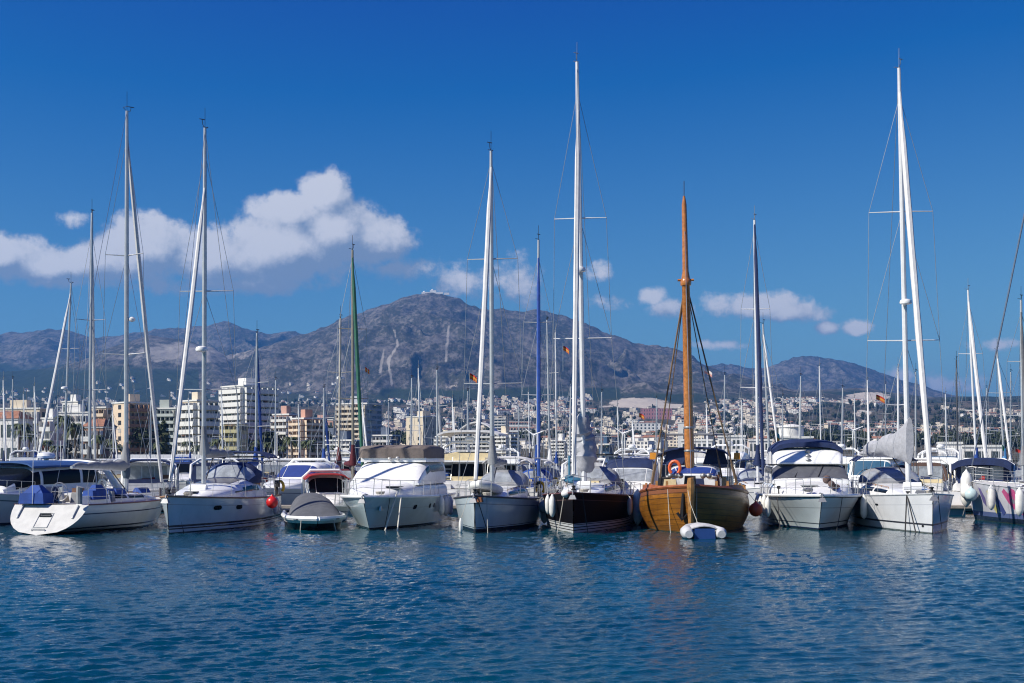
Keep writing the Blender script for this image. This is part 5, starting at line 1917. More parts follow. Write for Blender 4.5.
# fourth and fifth rows: masts above the front boats
far = [
    (4, 380, 134, 'first thin mast from the left edge over the marina', None), (12, 379, 150, 'second thin mast from the left edge over the marina', None), (35, 386, 134, 'lone thin mast in front of the palms left of the leaning headsail', None),
    (57, 398, 150, 'short mast in front of the white-framed building', None), (222, 392, 134, 'thin mast standing before the white tower block', None), (275, 380, 132, 'white mast beside the pink and brown apartment blocks', None),
    (363, 402, 134, 'thin mast in front of the banded apartment tower', None), (411, 378, 134, 'left one of two slim masts before the beige hotel', None), (419, 368, 152, 'right one of two slim masts before the beige hotel', None),
    (467, 391, 134, 'slim mast left of the white furled headsail of the pale sloop', None), (556, 330, 150, 'slim white mast a little right of the royal blue furled sail', None), (601, 392, 134, 'slim mast right of the gathered sail of the black-hulled sloop', None),
    (633, 420, 150, 'short mast above the cabin cruiser with the clear enclosure', None), (724, 375, 134, 'slim white mast right of the wooden mast', None), (742, 400, 152, 'short slim mast left of the navy furled headsail', None), (800, 376, 134, 'slim mast rising over the left part of the navy bimini yacht', None),
    (820, 366, 152, 'taller slim mast rising over the right part of the navy bimini yacht', None), (842, 388, 134, 'slim mast above the pilothouse boat', None), (868, 380, 150, 'slim mast left of the slack grey mainsail bag', None),
    (915, 372, 134, 'slim mast seen between mast and headsail of the plain white sloop', None), (957, 360, 132, 'dark bare mast right of the plain white sloop headsail', mat('dark_mast', (.05, .055, .07), .5)), (1010, 372, 150, 'slim mast near the raked white one at the right', None),
    (24, 394, 168, 'hair-thin mast between the left palms', None), (82, 400, 168, 'hair-thin mast just left of the tall grey mast', None), (113, 408, 168, 'hair-thin mast before the peach wall', None), (150, 400, 168, 'hair-thin mast before the brown balconies', None),
    (189, 398, 168, 'hair-thin mast before the cream stepped block', None), (237, 402, 168, 'hair-thin mast before the yellow annexe', None), (299, 404, 168, 'hair-thin mast before the salmon block', None), (388, 402, 168, 'hair-thin mast right of the green headsail', None),
    (453, 398, 168, 'hair-thin mast before the barrel-roofed hotel', None), (518, 404, 168, 'hair-thin mast right of the cream tower', None), (529, 392, 182, 'hair-thin mast just left of the royal blue furled sail', None), (570, 384, 168, 'hair-thin mast left of the black sloop headsail', None),
    (618, 406, 168, 'hair-thin mast above the navy enclosure band', None), (656, 398, 182, 'hair-thin mast under the pale quarry', None), (707, 404, 168, 'hair-thin mast before the first white marina building', None), (782, 396, 168, 'hair-thin mast right of the navy headsail', None),
    (855, 398, 182, 'hair-thin mast above the pilothouse roof', None), (885, 384, 168, 'hair-thin mast crossing the slack sail bag', None), (946, 394, 168, 'hair-thin mast before the white windowless shed', None), (986, 388, 168, 'hair-thin mast before the long white shed', None),
]
for i, (px, pt, d, lb, mm) in enumerate(far):
    gsail('distant sailboat: ' + lb if len(lb) < 60 else lb, px, pt, d, (176 if i % 2 else 3) + (i * 37 % 9), L=9.5 + (i % 3), genoa=SAIL if i % 3 == 0 else None, cover=(NAVY, SAIL, BLUEC, GREYC)[i % 4], mastm=mm or (ALU if i % 2 else WMAST),
          pxt=px + (.8 if i % 2 else -.6), hull=(HW, HW, HB, HG)[i % 4], r=.085, gr=.075, spr=(.45,) if i % 3 else (.36, .66))
for i, (px, d, rel, st, cv, lb) in enumerate([
        (28, 128, 176, 'fly', NAVY, 'white flybridge yacht in the far row below the left palms'), (107, 130, 4, 'open', SAIL, 'low white cruiser in the far row before the peach apartment block'),
        (245, 132, 177, 'open', NAVY, 'low navy-tented cruiser in the far row before the white tower block'), (340, 130, 176, 'fly', SAIL, 'white flybridge yacht in the far row before the banded tower'),
        (448, 132, 3, 'fly', None, 'white flybridge yacht in the far row below the white hotel'), (580, 130, 177, 'pilot', None, 'white pilothouse boat in the far row right of the royal blue furled sail'),
        (652, 132, 176, 'fly', SAIL, 'white flybridge yacht in the far row left of the wooden mast'), (697, 134, 4, 'fly', NAVY, 'navy-topped flybridge yacht in the far row right of the wooden mast'),
        (772, 130, 177, 'fly', SAIL, 'white flybridge yacht in the far row above the navy-topped motor yacht'), (858, 132, 3, 'pilot', None, 'white pilothouse boat in the far row left of the slack sail bag'),
        (935, 134, 176, 'fly', SAIL, 'white flybridge yacht in the far row below the white sheds'), (982, 134, 176, 'pilot', None, 'white pilothouse boat in the far row at the right, below the sheds')]):
    gmotor(lb, px, d, rel, L=10.5 + i % 3, style=st, canvas=cv)

# ensigns and pennants flying from the rigging
def flag(px, py, d, label, cols, w=.55, h=.36, ang=0.3, pole=1.2):
    w, h = w * .75, h * .75
    o = thing('flag', label, 'flag', P(px, py, d), ang)
    mb = MB()
    n = len(cols)
    for k in range(n):
        mb.cur = k
        rows = []
        for i in range(7):
            f = i / 6
            x = w * f
            y = .10 * math.sin(f * 5) * f
            dz = -.22 * f * f
            rows.append([(x, y, h / 2 - h * k / n + dz), (x, y, h / 2 - h * (k + 1) / n + dz)])
        mb.grid(rows)
        mb.grid([[(p[0], p[1] + .006, p[2]) for p in r_] for r_ in rows], flip=True)
    mb.build('cloth', [mat('flag_' + c, v, .8) for c, v in cols], o, 60)
    MB().tube([(0, 0, -pole), (0, 0, h)], .012, 4).build('halyard', WIRE, o)
SPAIN = [('red', (.5, .03, .02)), ('yellow', (.62, .30, .04)), ('orange', (.5, .12, .03))]
flag(469.5, 376, 61.5, 'red and yellow ensign under the spreader left of the pale sloop mast', SPAIN, .45, .36)
flag(365, 369, 84, 'orange and yellow ensign beside the green furled headsail', SPAIN, .45, .4, 1.0)
flag(563, 348, 66, 'small red and yellow ensign between the blue sail and the black sloop mast', SPAIN, .4, .32)
flag(876, 397, 66, 'bright red and yellow ensign left of the plain white sloop mast', SPAIN, .6, .34)
flag(704, 371, 66, 'pale pink and white courtesy flag by the right shroud of the wooden boat', [('white', (.75, .7, .68)), ('pale_pink', (.7, .35, .3))], .55, .32)
flag(777, 436, 78, 'yellow and turquoise pennant left of the navy bimini yacht', [('turquoise', (.05, .35, .35)), ('yellow', (.75, .42, .03))], .35, .75, 1.1)
flag(639, 415, 92, 'small red and orange flag left of the wooden mast', SPAIN, .5, .4)
flag(1002, 449, 92, 'green and white flag behind the mural-painted hull', [('green', (.02, .28, .1)), ('white', (.75, .7, .68))], .4, 1.0, 1.0)
flag(1015, 450, 92, 'red flag behind the mural-painted hull at the right', [('red', (.5, .03, .02))], .7, .3)


# ------------------------------------------------------------------ the town along the quay
WIN = mat('window_glass', (.035, .045, .06), .12, spec=.7, var=.3)
SHUT = mat('roller_shutter', (.45, .42, .38), .8, var=.15)
CONC = mat('balcony_white', (.66, .66, .64), .8, var=.1)


def copy_part(o, loc, parent):
    c = o.copy()
    COL.objects.link(c)
    c.parent = parent
    c.location = loc
    return c


def apartment(label, cx, wl, wr, pyt, D, wall, floors, bl, br, th=-45, balc=(1, 1), balm=None, roofm=None, winm=None, hut=True, zb=1.2, name='apartment_building', wfrac=.62, group=None, wside=None, rail=1.0):
    """block seen over a corner: left face lit, right face turned away"""
    a = R(th)
    w = max(wl, 1) * D / FPX / math.cos(a)
    d = max(wr, 1) * D / FPX / abs(math.sin(a)) if wr else 12.0
    H = zpx(pyt, D) - zb
    corner = Vector(((cx - 512) / FPX * D, D, zb))
    rot = Matrix.Rotation(a, 3, 'Z')
    c = corner - rot @ Vector((w / 2, -d / 2, 0))
    t = thing(name, label, 'apartment block' if floors > 3 else 'building', c, a, group)
    mb = MB()
    mb.box(-w / 2, w / 2, -d / 2, d / 2, -4, H)
    mb.build('wall', wall, t, 0)
    fh = H / floors
    rm = roofm or CONC
    mb = MB()
    mb.box(-w / 2 - .25, w / 2 + .25, -d / 2 - .25, d / 2 + .25, H + .003, H + .5)
    mb.build('roof_parapet', rm, t, 0)
    if hut:
        MB().box(-w * .2, w * .15, -d * .2, d * .2, H + .5, H + 3.2).build('stair_house', wall, t, 0)
        MB().tube([(w * .1, 0, H + 3.2), (w * .1, 0, H + 6.5)], .12, 4).build('roof_aerial', GALV, t)
    wm = winm or WIN
    for face, (n, span) in enumerate(((bl, w), (br, d))):
        if not n:
            continue
        bay = span / n
        ww, wh = bay * wfrac, fh * .55
        mb = MB()
        if face == 0:
            mb.box(-ww / 2, ww / 2, -.06, .1, 0, wh)
        else:
            mb.box(-.1, .06, -ww / 2, ww / 2, 0, wh)
        first = alt = None
        qr = random.Random(int(cx * 7 + D) + face)
        for f in range(floors):
            for i in range(n):
                u = -span / 2 + bay * (i + .5)
                z = f * fh + fh * .25
                loc = (u, -d / 2, z) if face == 0 else (w / 2, u, z)
                if first is None:
                    first = mb.build('window', wm, t, 0)
                    first.location = loc
                elif qr.random() < .24 and floors > 3:
                    if alt is None:
                        alt = mb.build('shuttered_window', SHUT, t, 0)
                        alt.location = loc
                    else:
                        copy_part(alt, loc, t)
                else:
                    copy_part(first, loc, t)
        if floors > 4 and n > 2:
            for k in range(4):
                f, i = qr.randrange(1, floors), qr.randrange(n)
                u, z, ww2 = -span / 2 + bay * (i + .5), f * fh + fh * .82, bay * .42
                am = qr.choice([GREENC, CREAMC, TERRA, NAVY])
                if face == 0:
                    MB().box(u - ww2, u + ww2, -d / 2 - 1.5, -d / 2 - .1, z - .1, z).build('awning', am, t, 0)
                else:
                    MB().box(w / 2 + .1, w / 2 + 1.5, u - ww2, u + ww2, z - .1, z).build('awning', am, t, 0)
        if balc[face]:
            firstb = None
            dep = 1.3
            for f in range(1, floors):
                z = f * fh
                if firstb is None:
                    bb = MB()
                    if face == 0:
                        bb.box(-span * .48, span * .48, -dep, -.02, -.15, 0)
                        bb.box(-span * .48, span * .48, -dep - .08, -dep - .002, -.15, fh * .34 * rail)
                        for i in range(n + 1):
                            x = -span * .48 + span * .96 * i / n
                            bb.box(x - .08, x + .08, -dep + .01, -.03, .01, fh * .8)
                    else:
                        bb.box(.02, dep, -span * .48, span * .48, -.15, 0)
                        bb.box(dep + .002, dep + .08, -span * .48, span * .48, -.15, fh * .34 * rail)
                        for i in range(n + 1):
                            y = -span * .48 + span * .96 * i / n
                            bb.box(.03, dep - .01, y - .08, y + .08, .01, fh * .8)
                    firstb = bb.build('balcony', balm or CONC, t, 0)
                    firstb.location = (0, -d / 2, z) if face == 0 else (w / 2, 0, z)
                else:
                    copy_part(firstb, (0, -d / 2, z) if face == 0 else (w / 2, 0, z), t)
    return t, w, d, H


def gable_roof(t, w, d, H, m, rise=1.8, name='roof'):
    mb = MB()
    e = .5
    b = mb.add([(-w / 2 - e, -d / 2 - e, H + .5), (w / 2 + e, -d / 2 - e, H + .5), (w / 2 + e, d / 2 + e, H + .5), (-w / 2 - e, d / 2 + e, H + .5),
                (-w / 2 + w * .2, 0, H + .5 + rise), (w / 2 - w * .2, 0, H + .5 + rise)])
    for q in ((0, 1, 5, 4), (1, 2, 5), (2, 3, 4, 5), (3, 0, 4), (3, 2, 1, 0)):
        mb.face(*[b + i for i in q])
    mb.build(name, m, t, 0)


PEACH = mat('peach_render', (.66, .53, .40), .9, var=.08, scale=.3)
CREAM = mat('cream_render', (.62, .54, .42), .9, var=.08, scale=.3)
WREND = mat('white_render', (.72, .71, .69), .9, var=.07, scale=.3)
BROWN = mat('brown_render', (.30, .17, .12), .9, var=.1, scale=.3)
PINKR = mat('pink_render', (.50, .30, .25), .9, var=.1, scale=.3)
GGREEN = mat('grey_green_render', (.36, .40, .38), .9, var=.1, scale=.3)
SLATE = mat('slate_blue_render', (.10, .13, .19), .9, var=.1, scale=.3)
TERRA = mat('terracotta_tiles', (.30, .14, .09), .9, var=.3, scale=.8)
BRICKR = mat('salmon_render', (.48, .26, .20), .9, var=.15, scale=.3)
DKW = mat('dark_window_glass', (.02, .025, .035), .2, var=.4)  # darker glass than the plain windows

apartment('long low cream building with flat terrace roof behind the first masts at the left edge', 40, 52, 4, 409, 430, CREAM, 4, 9, 1, th=-12, balc=(1, 0))
t, w, d, H = apartment('low house with a terracotta roof at the left edge below the cream building', 18, 34, 6, 420, 400, WREND, 2, 5, 1, th=-14, balc=(0, 0), hut=False)
gable_roof(t, w, d, H, TERRA, 2.6)
apartment('white house with maroon shutters behind the left palms', 53, 13, 6, 419, 385, WREND, 4, 2, 1, th=-20, balc=(1, 0), winm=mat('maroon_shutter', (.18, .05, .04), .7), wfrac=.8)
apartment('white block with stacked roof terraces left of the peach apartment block', 88, 34, 4, 413, 450, WREND, 4, 6, 1, th=-10, balc=(1, 0))
apartment('small white block with a roof house above the stacked terraces', 78, 18, 6, 402, 520, WREND, 5, 3, 1, th=-20, balc=(0, 0))
t, w, d, H = apartment('terracotta-roofed brown house in front of the peach apartment block', 103, 22, 6, 428, 380, BROWN, 3, 4, 1, th=-15, balc=(1, 0), hut=False)
gable_roof(t, w, d, H, TERRA, 2.4)
apartment('stepped-back low wing of peach apartment block with flat roof', 106, 17, 6, 408, 432, PEACH, 7, 3, 1, th=-20, balc=(1, 0), balm=PEACH, hut=False)
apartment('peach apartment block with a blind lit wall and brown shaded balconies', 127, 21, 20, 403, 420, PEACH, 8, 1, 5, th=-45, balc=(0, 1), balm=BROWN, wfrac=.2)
apartment('grey-green apartment block with long balcony bands', 176, 29, 4, 409, 425, GGREEN, 8, 6, 1, th=-14, balc=(1, 0), balm=mat('pale_green_balcony', (.45, .50, .48), .8), winm=DKW, wfrac=.85)
apartment('cream apartment block with stepped roof terraces and dark shaded side', 197, 22, 17, 401, 415, CREAM, 8, 4, 4, balc=(1, 1), wfrac=.8, rail=1.5)
apartment('tall white apartment tower with balcony bands, behind the yellow-netted annexe', 244, 29, 28, 386, 440, WREND, 12, 5, 6, balc=(1, 1), wfrac=.8, rail=1.75)
apartment('yellow-scaffolded lower annexe in front of the white apartment tower', 240, 20, 4, 424, 400, mat('yellow_netting', (.50, .46, .26), .9), 5, 4, 1, th=-12, balc=(1, 0), balm=mat('yellow_netting', (.5, .44, .18)), hut=False)
apartment('grey-pink open-balconied block right of the white tower', 289, 18, 8, 415, 430, PINKR, 8, 4, 2, th=-30, balc=(1, 1), wfrac=.7)
apartment('salmon apartment block with a round-edged corner and dark shaded side', 304, 15, 16, 419, 410, BRICKR, 8, 3, 4, balc=(1, 1), balm=PEACH, wfrac=.7)
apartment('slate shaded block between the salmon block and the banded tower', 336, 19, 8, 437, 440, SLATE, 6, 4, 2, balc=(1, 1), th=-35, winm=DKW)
apartment('low pinkish long building on rising ground right of the salmon block', 333, 26, 4, 420, 760, PINKR, 3, 6, 1, th=-12, balc=(0, 0), zb=6)
apartment('banded apartment tower with cream and blue floors and a dark blue side', 367, 32, 12, 404, 470, mat('pale_blue_render', (.40, .43, .48), .9), 12, 5, 3, th=-24, balc=(1, 0), balm=CREAM, winm=mat('blue_grey_glass', (.07, .10, .16), .2), wfrac=.8)
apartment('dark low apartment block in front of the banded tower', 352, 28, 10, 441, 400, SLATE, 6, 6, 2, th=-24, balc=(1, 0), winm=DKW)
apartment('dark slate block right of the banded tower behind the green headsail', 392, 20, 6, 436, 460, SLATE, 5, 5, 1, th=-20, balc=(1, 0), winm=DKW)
apartment('beige square hotel block above the taupe-covered yacht', 423, 18, 18, 417, 640, mat('beige_render', (.60, .52, .40), .9, var=.06), 7, 2, 3, th=-40, balc=(0, 0), wfrac=.25, zb=3)
apartment('beige annexe with balconies right of the square hotel block', 448, 13, 12, 437, 560, CREAM, 6, 3, 3, th=-40, balc=(1, 1), zb=3)
t, w, d, H = apartment('white hotel with a barrel roof behind the pale sloop', 497, 44, 6, 433, 520, WREND, 6, 9, 1, th=-12, balc=(1, 0), winm=DKW, wfrac=.8, hut=False, zb=3)
mb = MB()
mb.slab([[(lerp(-w * .42, w * .42, i / 12), lerp(-d * .4, d * .4, j / 4), H + .5 + 4.2 * math.sin(PI * i / 12) ** .7) for j in range(5)] for i in range(13)], .5)
mb.build('barrel_roof', WREND, t)
apartment('narrow cream tower right of the barrel-roofed hotel', 508, 14, 9, 434, 500, CREAM, 7, 3, 2, th=-35, balc=(1, 1), zb=3)
apartment('cream twin blocks left of the blue glass block, the nearer one', 583, 14, 8, 437, 520, CREAM, 7, 3, 2, th=-30, balc=(1, 1), zb=3)
apartment('cream block behind the furled headsail of the black-hulled sloop', 566, 14, 6, 441, 540, WREND, 6, 3, 1, th=-30, balc=(1, 1), zb=3)
apartment('blue glass block right of the black-hulled sloop mast', 609, 10, 6, 445, 430, mat('blue_curtain_wall', (.06, .11, .20), .25), 5, 3, 2, th=-20, balc=(0, 0), winm=mat('blue_grey_glass', (.07, .1, .16)), zb=2)
for i, (cx, wl, pyt, D, lb) in enumerate([(712, 30, 441, 330, 'white marina building with tall openings right of the wooden mast'), (745, 26, 437, 335, 'white colonnaded marina building left of the navy furled headsail'),
                                          (772, 22, 441, 345, 'white flat-roofed marina building left of the navy bimini'), (813, 34, 438, 350, 'white marina building with a round drum behind the navy bimini')]):
    t, w, d, H = apartment(lb, cx, wl, 4, pyt, D, WREND, 2, 6, 1, th=-10, balc=(0, 0), hut=False, wfrac=.5)
    if i == 3:
        MB().lathe([(3.4, 0), (3.4, 2.4), (3.7, 2.5), (3.6, 2.9), (.5, 3.4)], 18, (-1, 0, H + .5)).build('drum', WREND, t)
t, w, d, H = apartment('plain white windowless shed right of the plain white sloop headsail', 962, 20, 5, 444, 285, WREND, 1, 2, 0, th=-12, balc=(0, 0), hut=False, name='shed', wfrac=.9, winm=mat('pale_shutter', (.66, .67, .7), .5))
apartment('long white shed with a dark window strip behind the navy bimini', 1002, 38, 5, 447, 300, WREND, 1, 3, 1, th=-8, balc=(0, 0), hut=False, name='shed')

# white hoarding along the quay, lamps, palms
def hoarding(label, px0, px1, pyt, D, panels):
    x0, x1 = P(px0, 460, D).x, P(px1, 460, D).x
    t = thing('hoarding', label, 'hoarding', ((x0 + x1) / 2, D, 1.35))
    h = zpx(pyt, D) - 1.35
    n = panels
    bw = (x1 - x0) / n
    for i in range(n):
        a = -(x1 - x0) / 2 + bw * i
        MB().box(a + .01, a + bw - .01, -.06, .06, 0, h).build('panel', mat('hoarding_white', (.74, .74, .75), .6, var=.05), t, 0)
    for i in range(n + 1):
        a = -(x1 - x0) / 2 + bw * i
        MB().box(a - .06, a + .06, .07, .2, 0, h + .15).build('post', GALV, t, 0)
hoarding('white hoarding on the quay before the grey-green and cream blocks', 112, 205, 454.5, 263, 9)
hoarding('white hoarding on the quay right of the deck-saloon sloop mast', 208, 262, 454, 266, 5)
hoarding('low white quay wall at the left edge below the palms', 0, 60, 459, 264, 6)
CT = thing('shipping_container', 'royal blue container before the hoarding left of the deck-saloon sloop mast', 'container', P(181, HORZ, 261.5) * 1.0)
CT.location.z = 1.35
MB().box(-1.4, 1.4, -1.0, 1.0, 0, 2.5).build('body', mat('container_blue', (.02, .07, .35), .5), CT, 0)
for k in range(2):
    MB().box(-1.3 + 1.32 * k, -.04 + 1.32 * k, -1.05, -1.003, .1, 2.4).build('door', mat('container_door_blue', (.025, .08, .38), .5), CT, 0)


def palm_mesh(seed, h):
    rs = random.Random(seed)
    tm = MB()
    pts = [(0.25 * math.sin(i * .6 + seed) * i / 8, .15 * i / 8, h * i / 8) for i in range(9)]
    tm.tube(pts, [.34] + [.24 - .008 * i for i in range(8)], 8)
    cm = MB()
    top = Vector(pts[-1])
    for k in range(34):
        a = k * 2.399 + rs.random() * .4
        up = rs.uniform(-.5, 1.1)
        ln = rs.uniform(2.1, 3.0)
        d = Vector((math.cos(a), math.sin(a), 0))
        sd = Vector((-math.sin(a), math.cos(a), 0))
        rows = []
        for i in range(8):
            f = i / 7
            p = top + d * ln * f * (1 - .15 * f) + Vector((0, 0, ln * (.55 * up * f - .75 * f * f)))
            wd = .42 * math.sin(PI * min(1, .12 + f * .88)) * (1 if i % 2 else .65)
            rows.append([p + sd * wd - Vector((0, 0, wd * .5)), p, p - sd * wd - Vector((0, 0, wd * .5))])
        cm.grid(rows)
    return tm, cm


BARK = mat('palm_bark', (.13, .10, .075), .9, var=.3, bump=.8, bscale=8)
FROND = mat('palm_fronds', (.055, .075, .03), .7, var=.4, scale=1.5)
palms = []
for k in range(3):
    p = thing('palm_tree', '', 'palm tree', (0, 0, 0))
    tm, cm = palm_mesh(k + 3, 6.2 + 1.2 * k)
    tm.build('trunk', BARK, p)
    cm.build('crown', FROND, p, 0)
    palms.append([p, False])
pl = [(20, 425, 285, 'palm at the left edge'), (29, 432, 300, 'second palm from the left edge'), (65, 417, 290, 'tall palm right of the maroon-shuttered house'), (75, 425, 300, 'palm between the tall one and the grey mast'), (97, 436, 310, 'short palm before the terracotta-roofed brown house'),
      (112, 440, 320, 'short palm before the peach wall'), (118, 446, 330, 'smallest palm beside the peach wall'), (160, 443, 330, 'palm before the grey-green block'), (187, 442, 325, 'left palm before the cream stepped block'), (196, 446, 340, 'right palm before the cream stepped block'),
      (217, 440, 300, 'palm left of the yellow-scaffolded annexe'), (268, 443, 310, 'palm right of the white tower'), (292, 438, 300, 'tall palm before the salmon block'), (300, 442, 320, 'shorter palm before the salmon block'), (283, 447, 330, 'palm below the grey-pink block'), (309, 441, 300, 'palm at the shaded side of the salmon block'),
      (330, 446, 330, 'palm left of the banded tower'), (47, 441, 320, 'palm under the leaning pale headsail'), (57, 446, 310, 'short palm behind the pale headsail foot')]
for i, (px, py, d, lb) in enumerate(pl):
    k = i % 3
    q = P(px, HORZ, d)
    hh = (zpx(py, d) - 1.2) / (6.2 + 1.2 * k)
    src = palms[k]
    if not src[1]:
        src[1] = True
        src[0].location = (q.x, q.y, 1.2)
        src[0].scale = (hh ** .5, hh ** .5, hh)
        src[0].rotation_euler = (0, 0, i)
        src[0]['label'] = lb + ' on the quay'
        src[0]['group'] = 'palms along the quay'
    else:
        copy_thing(src[0], (q.x, q.y, 1.2), i * 1.3, lb + ' on the quay', 'palms along the quay', (hh ** .5, hh ** .5, hh))

lamp = None
for i, (px, pyt, lb) in enumerate([(196, 437, 'street lamp on the quay before the cream stepped block'), (237, 440, 'street lamp on the quay before the yellow annexe'), (291, 436, 'street lamp on the quay before the grey-pink block'),
                                   (310, 440, 'street lamp on the quay before the salmon block'), (667, 441, 'street lamp on the quay just left of the wooden mast'), (921, 440, 'street lamp on the quay under the plain sloop headsail')]):
    q = P(px, HORZ, 270)
    s = (zpx(pyt, 270) - 1.35) / 6
    if lamp is None:
        lamp = thing('street_lamp', lb, 'street lamp', (q.x, q.y, 1.35), 0, 'street lamps on the quay')
        MB().tube([(0, 0, 0), (0, 0, 6), (.5, 0, 6.25)], [.09, .06, .04], 6).build('pole', GALV, lamp)
        MB().box(.4, 1.1, -.14, .14, 6.18, 6.32, .05, .04).build('lamp_head', GREYW, lamp, 30)
        lamp.scale = (1, 1, s)
    else:
        copy_thing(lamp, (q.x, q.y, 1.35), i, lb, None, (1, 1, s))

# ------------------------------------------------------------------ hillside town
def terr(x, y):
    return float(terrain(np.array([x]), np.array([y]))[0])


HWALLS = [mat('hill_white_wall', (.69, .665, .63), .9, var=.12, scale=.1), mat('hill_cream_wall', (.60, .53, .44), .9, var=.1, scale=.2), mat('hill_pink_wall', (.52, .41, .36), .9, var=.1, scale=.2)]
HWIN = mat('hill_house_opening', (.06, .065, .08), .5)
FLATR = mat('flat_roof_pale', (.50, .47, .43), .9, var=.15)


def house_mesh(name, seed, wallm, gable, w, d, floors):
    rs = random.Random(seed)
    mb = MB()
    h = floors * 3.0
    mb.cur = 0
    mb.box(-w / 2, w / 2, -d / 2, d / 2, -3.5, h)
    step = w * rs.uniform(.25, .45)
    mb.box(-w / 2 + .3, -w / 2 + step, -d / 2 + 1.5, d / 2 - .4, h + .01, h + 2.4)
    mb.box(w / 2 + .02, w / 2 + 3.0, -d / 2 + 1, d / 2 - 2, -3.5, h * .55)
    mb.cur = 1
    if gable:
        e = .5
        b = mb.add([(-w / 2 - e, -d / 2 - e, h + .02), (w / 2 + e, -d / 2 - e, h + .02), (w / 2 + e, d / 2 + e, h + .02), (-w / 2 - e, d / 2 + e, h + .02), (-w / 2 - e, 0, h + 2.0), (w / 2 + e, 0, h + 2.0)])
        for q in ((0, 1, 5, 4), (1, 2, 5), (2, 3, 4, 5), (3, 0, 4)):
            mb.face(*[b + i for i in q])
    else:
        mb.box(-w / 2 - .15, w / 2 + .15, -d / 2 - .15, d / 2 + .15, h + .004, h + .35)
    mb.cur = 2
    n = max(2, int(w / 3.5))
    for f in range(floors):
        for i in range(n):
            if rs.random() < .85:
                x = -w / 2 + w * (i + .5) / n
                ww = w / n * rs.uniform(.22, .36)
                mb.box(x - ww, x + ww, -d / 2 - .08, -d / 2 + .1, f * 3 + .6, f * 3 + 2.3)
        for i in range(2):
            y = -d / 2 + d * (i + .5) / 2
            mb.box(w / 2 - .1, w / 2 + .06, y - 1, y + 1, f * 3 + .8 if f * 3 > h * .55 else h * .56, (f * 3 + 2.3) if f * 3 > h * .55 else h * .56 + .6)
    return mb.mesh(name, [wallm, TERRA if gable else FLATR, HWIN], 0)


variants = []
for k in range(12):
    wl = 0 if k < 6 else (1 if k < 10 else 2)
    gable = k % 4 == 0
    variants.append((house_mesh('house', k, HWALLS[wl], gable, [11, 16, 22, 14, 27, 12, 18, 13, 20, 30, 17, 24][k], [10, 11, 12, 10, 12, 9, 12, 10, 12, 12, 11, 12][k], [2, 2, 3, 2, 3, 1, 4, 2, 3, 2, 2, 3][k]),
                     ('white', 'cream', 'pink')[wl], 'terracotta-roofed' if gable else 'flat-roofed', ('small', 'mid-sized', 'long')[0 if [11, 16, 22, 14, 27, 12, 18, 13, 20, 30, 17, 24][k] < 15 else (1 if [11, 16, 22, 14, 27, 12, 18, 13, 20, 30, 17, 24][k] < 21 else 2)]))

rs = random.Random(21)
zones = [(-200, 205, 'behind the left masts'), (205, 400, 'above the covered speedboat'), (400, 490, 'above the taupe-covered yacht'), (490, 577, 'between the pale and black sloop masts'), (577, 688, 'between the black sloop and wooden masts'),
         (688, 757, 'right of the wooden mast'), (757, 835, 'above the navy-topped yacht'), (835, 905, 'above the pilothouse boat'), (905, 1400, 'behind the plain sloop headsail')]
dens = [(-200, .05), (0, .12), (200, .16), (280, .35), (390, .6), (440, .8), (520, .8), (600, 1), (760, 1), (860, .9), (900, .8), (960, .55), (1024, .45), (1200, .3)]
pts = []
grid = {}
tries = 0
while len(pts) < 1900 and tries < 120000:
    tries += 1
    px = rs.uniform(-90, 1120)
    y = 1000 + 2800 * rs.random() ** .85
    if rs.random() > np.interp(px, *zip(*dens)):
        continue
    x = (px - 512) / FPX * y
    cl = float(fbm(np.array([x / 210 + 40]), np.array([y / 520 + 3]), 3)[0])
    if cl < (.495 if px < 760 else .508) + rs.uniform(-.04, .04) or (px > 880 and y > 2900):
        continue
    key = (int(x // 22), int(y // 30))
    if any((key[0] + i, key[1]) in grid for i in (-1, 0, 1)):
        continue
    if (636 < px < 677 and 2250 < y < 2950) or (627 < px < 668 and 1750 < y < 2200) or (495 < px < 540 and 1450 < y < 2050) or (926 < px < 978 and 1250 < y < 1550) or (864 < px < 914 and 1450 < y < 1780):
        continue
    if 590 < px < 708 and y > 3000 and HORZ - (terr(x, y) - CAMZ) / y * FPX < 412.5:
        continue
    grid[key] = 1
    pts.append((x, y, px))
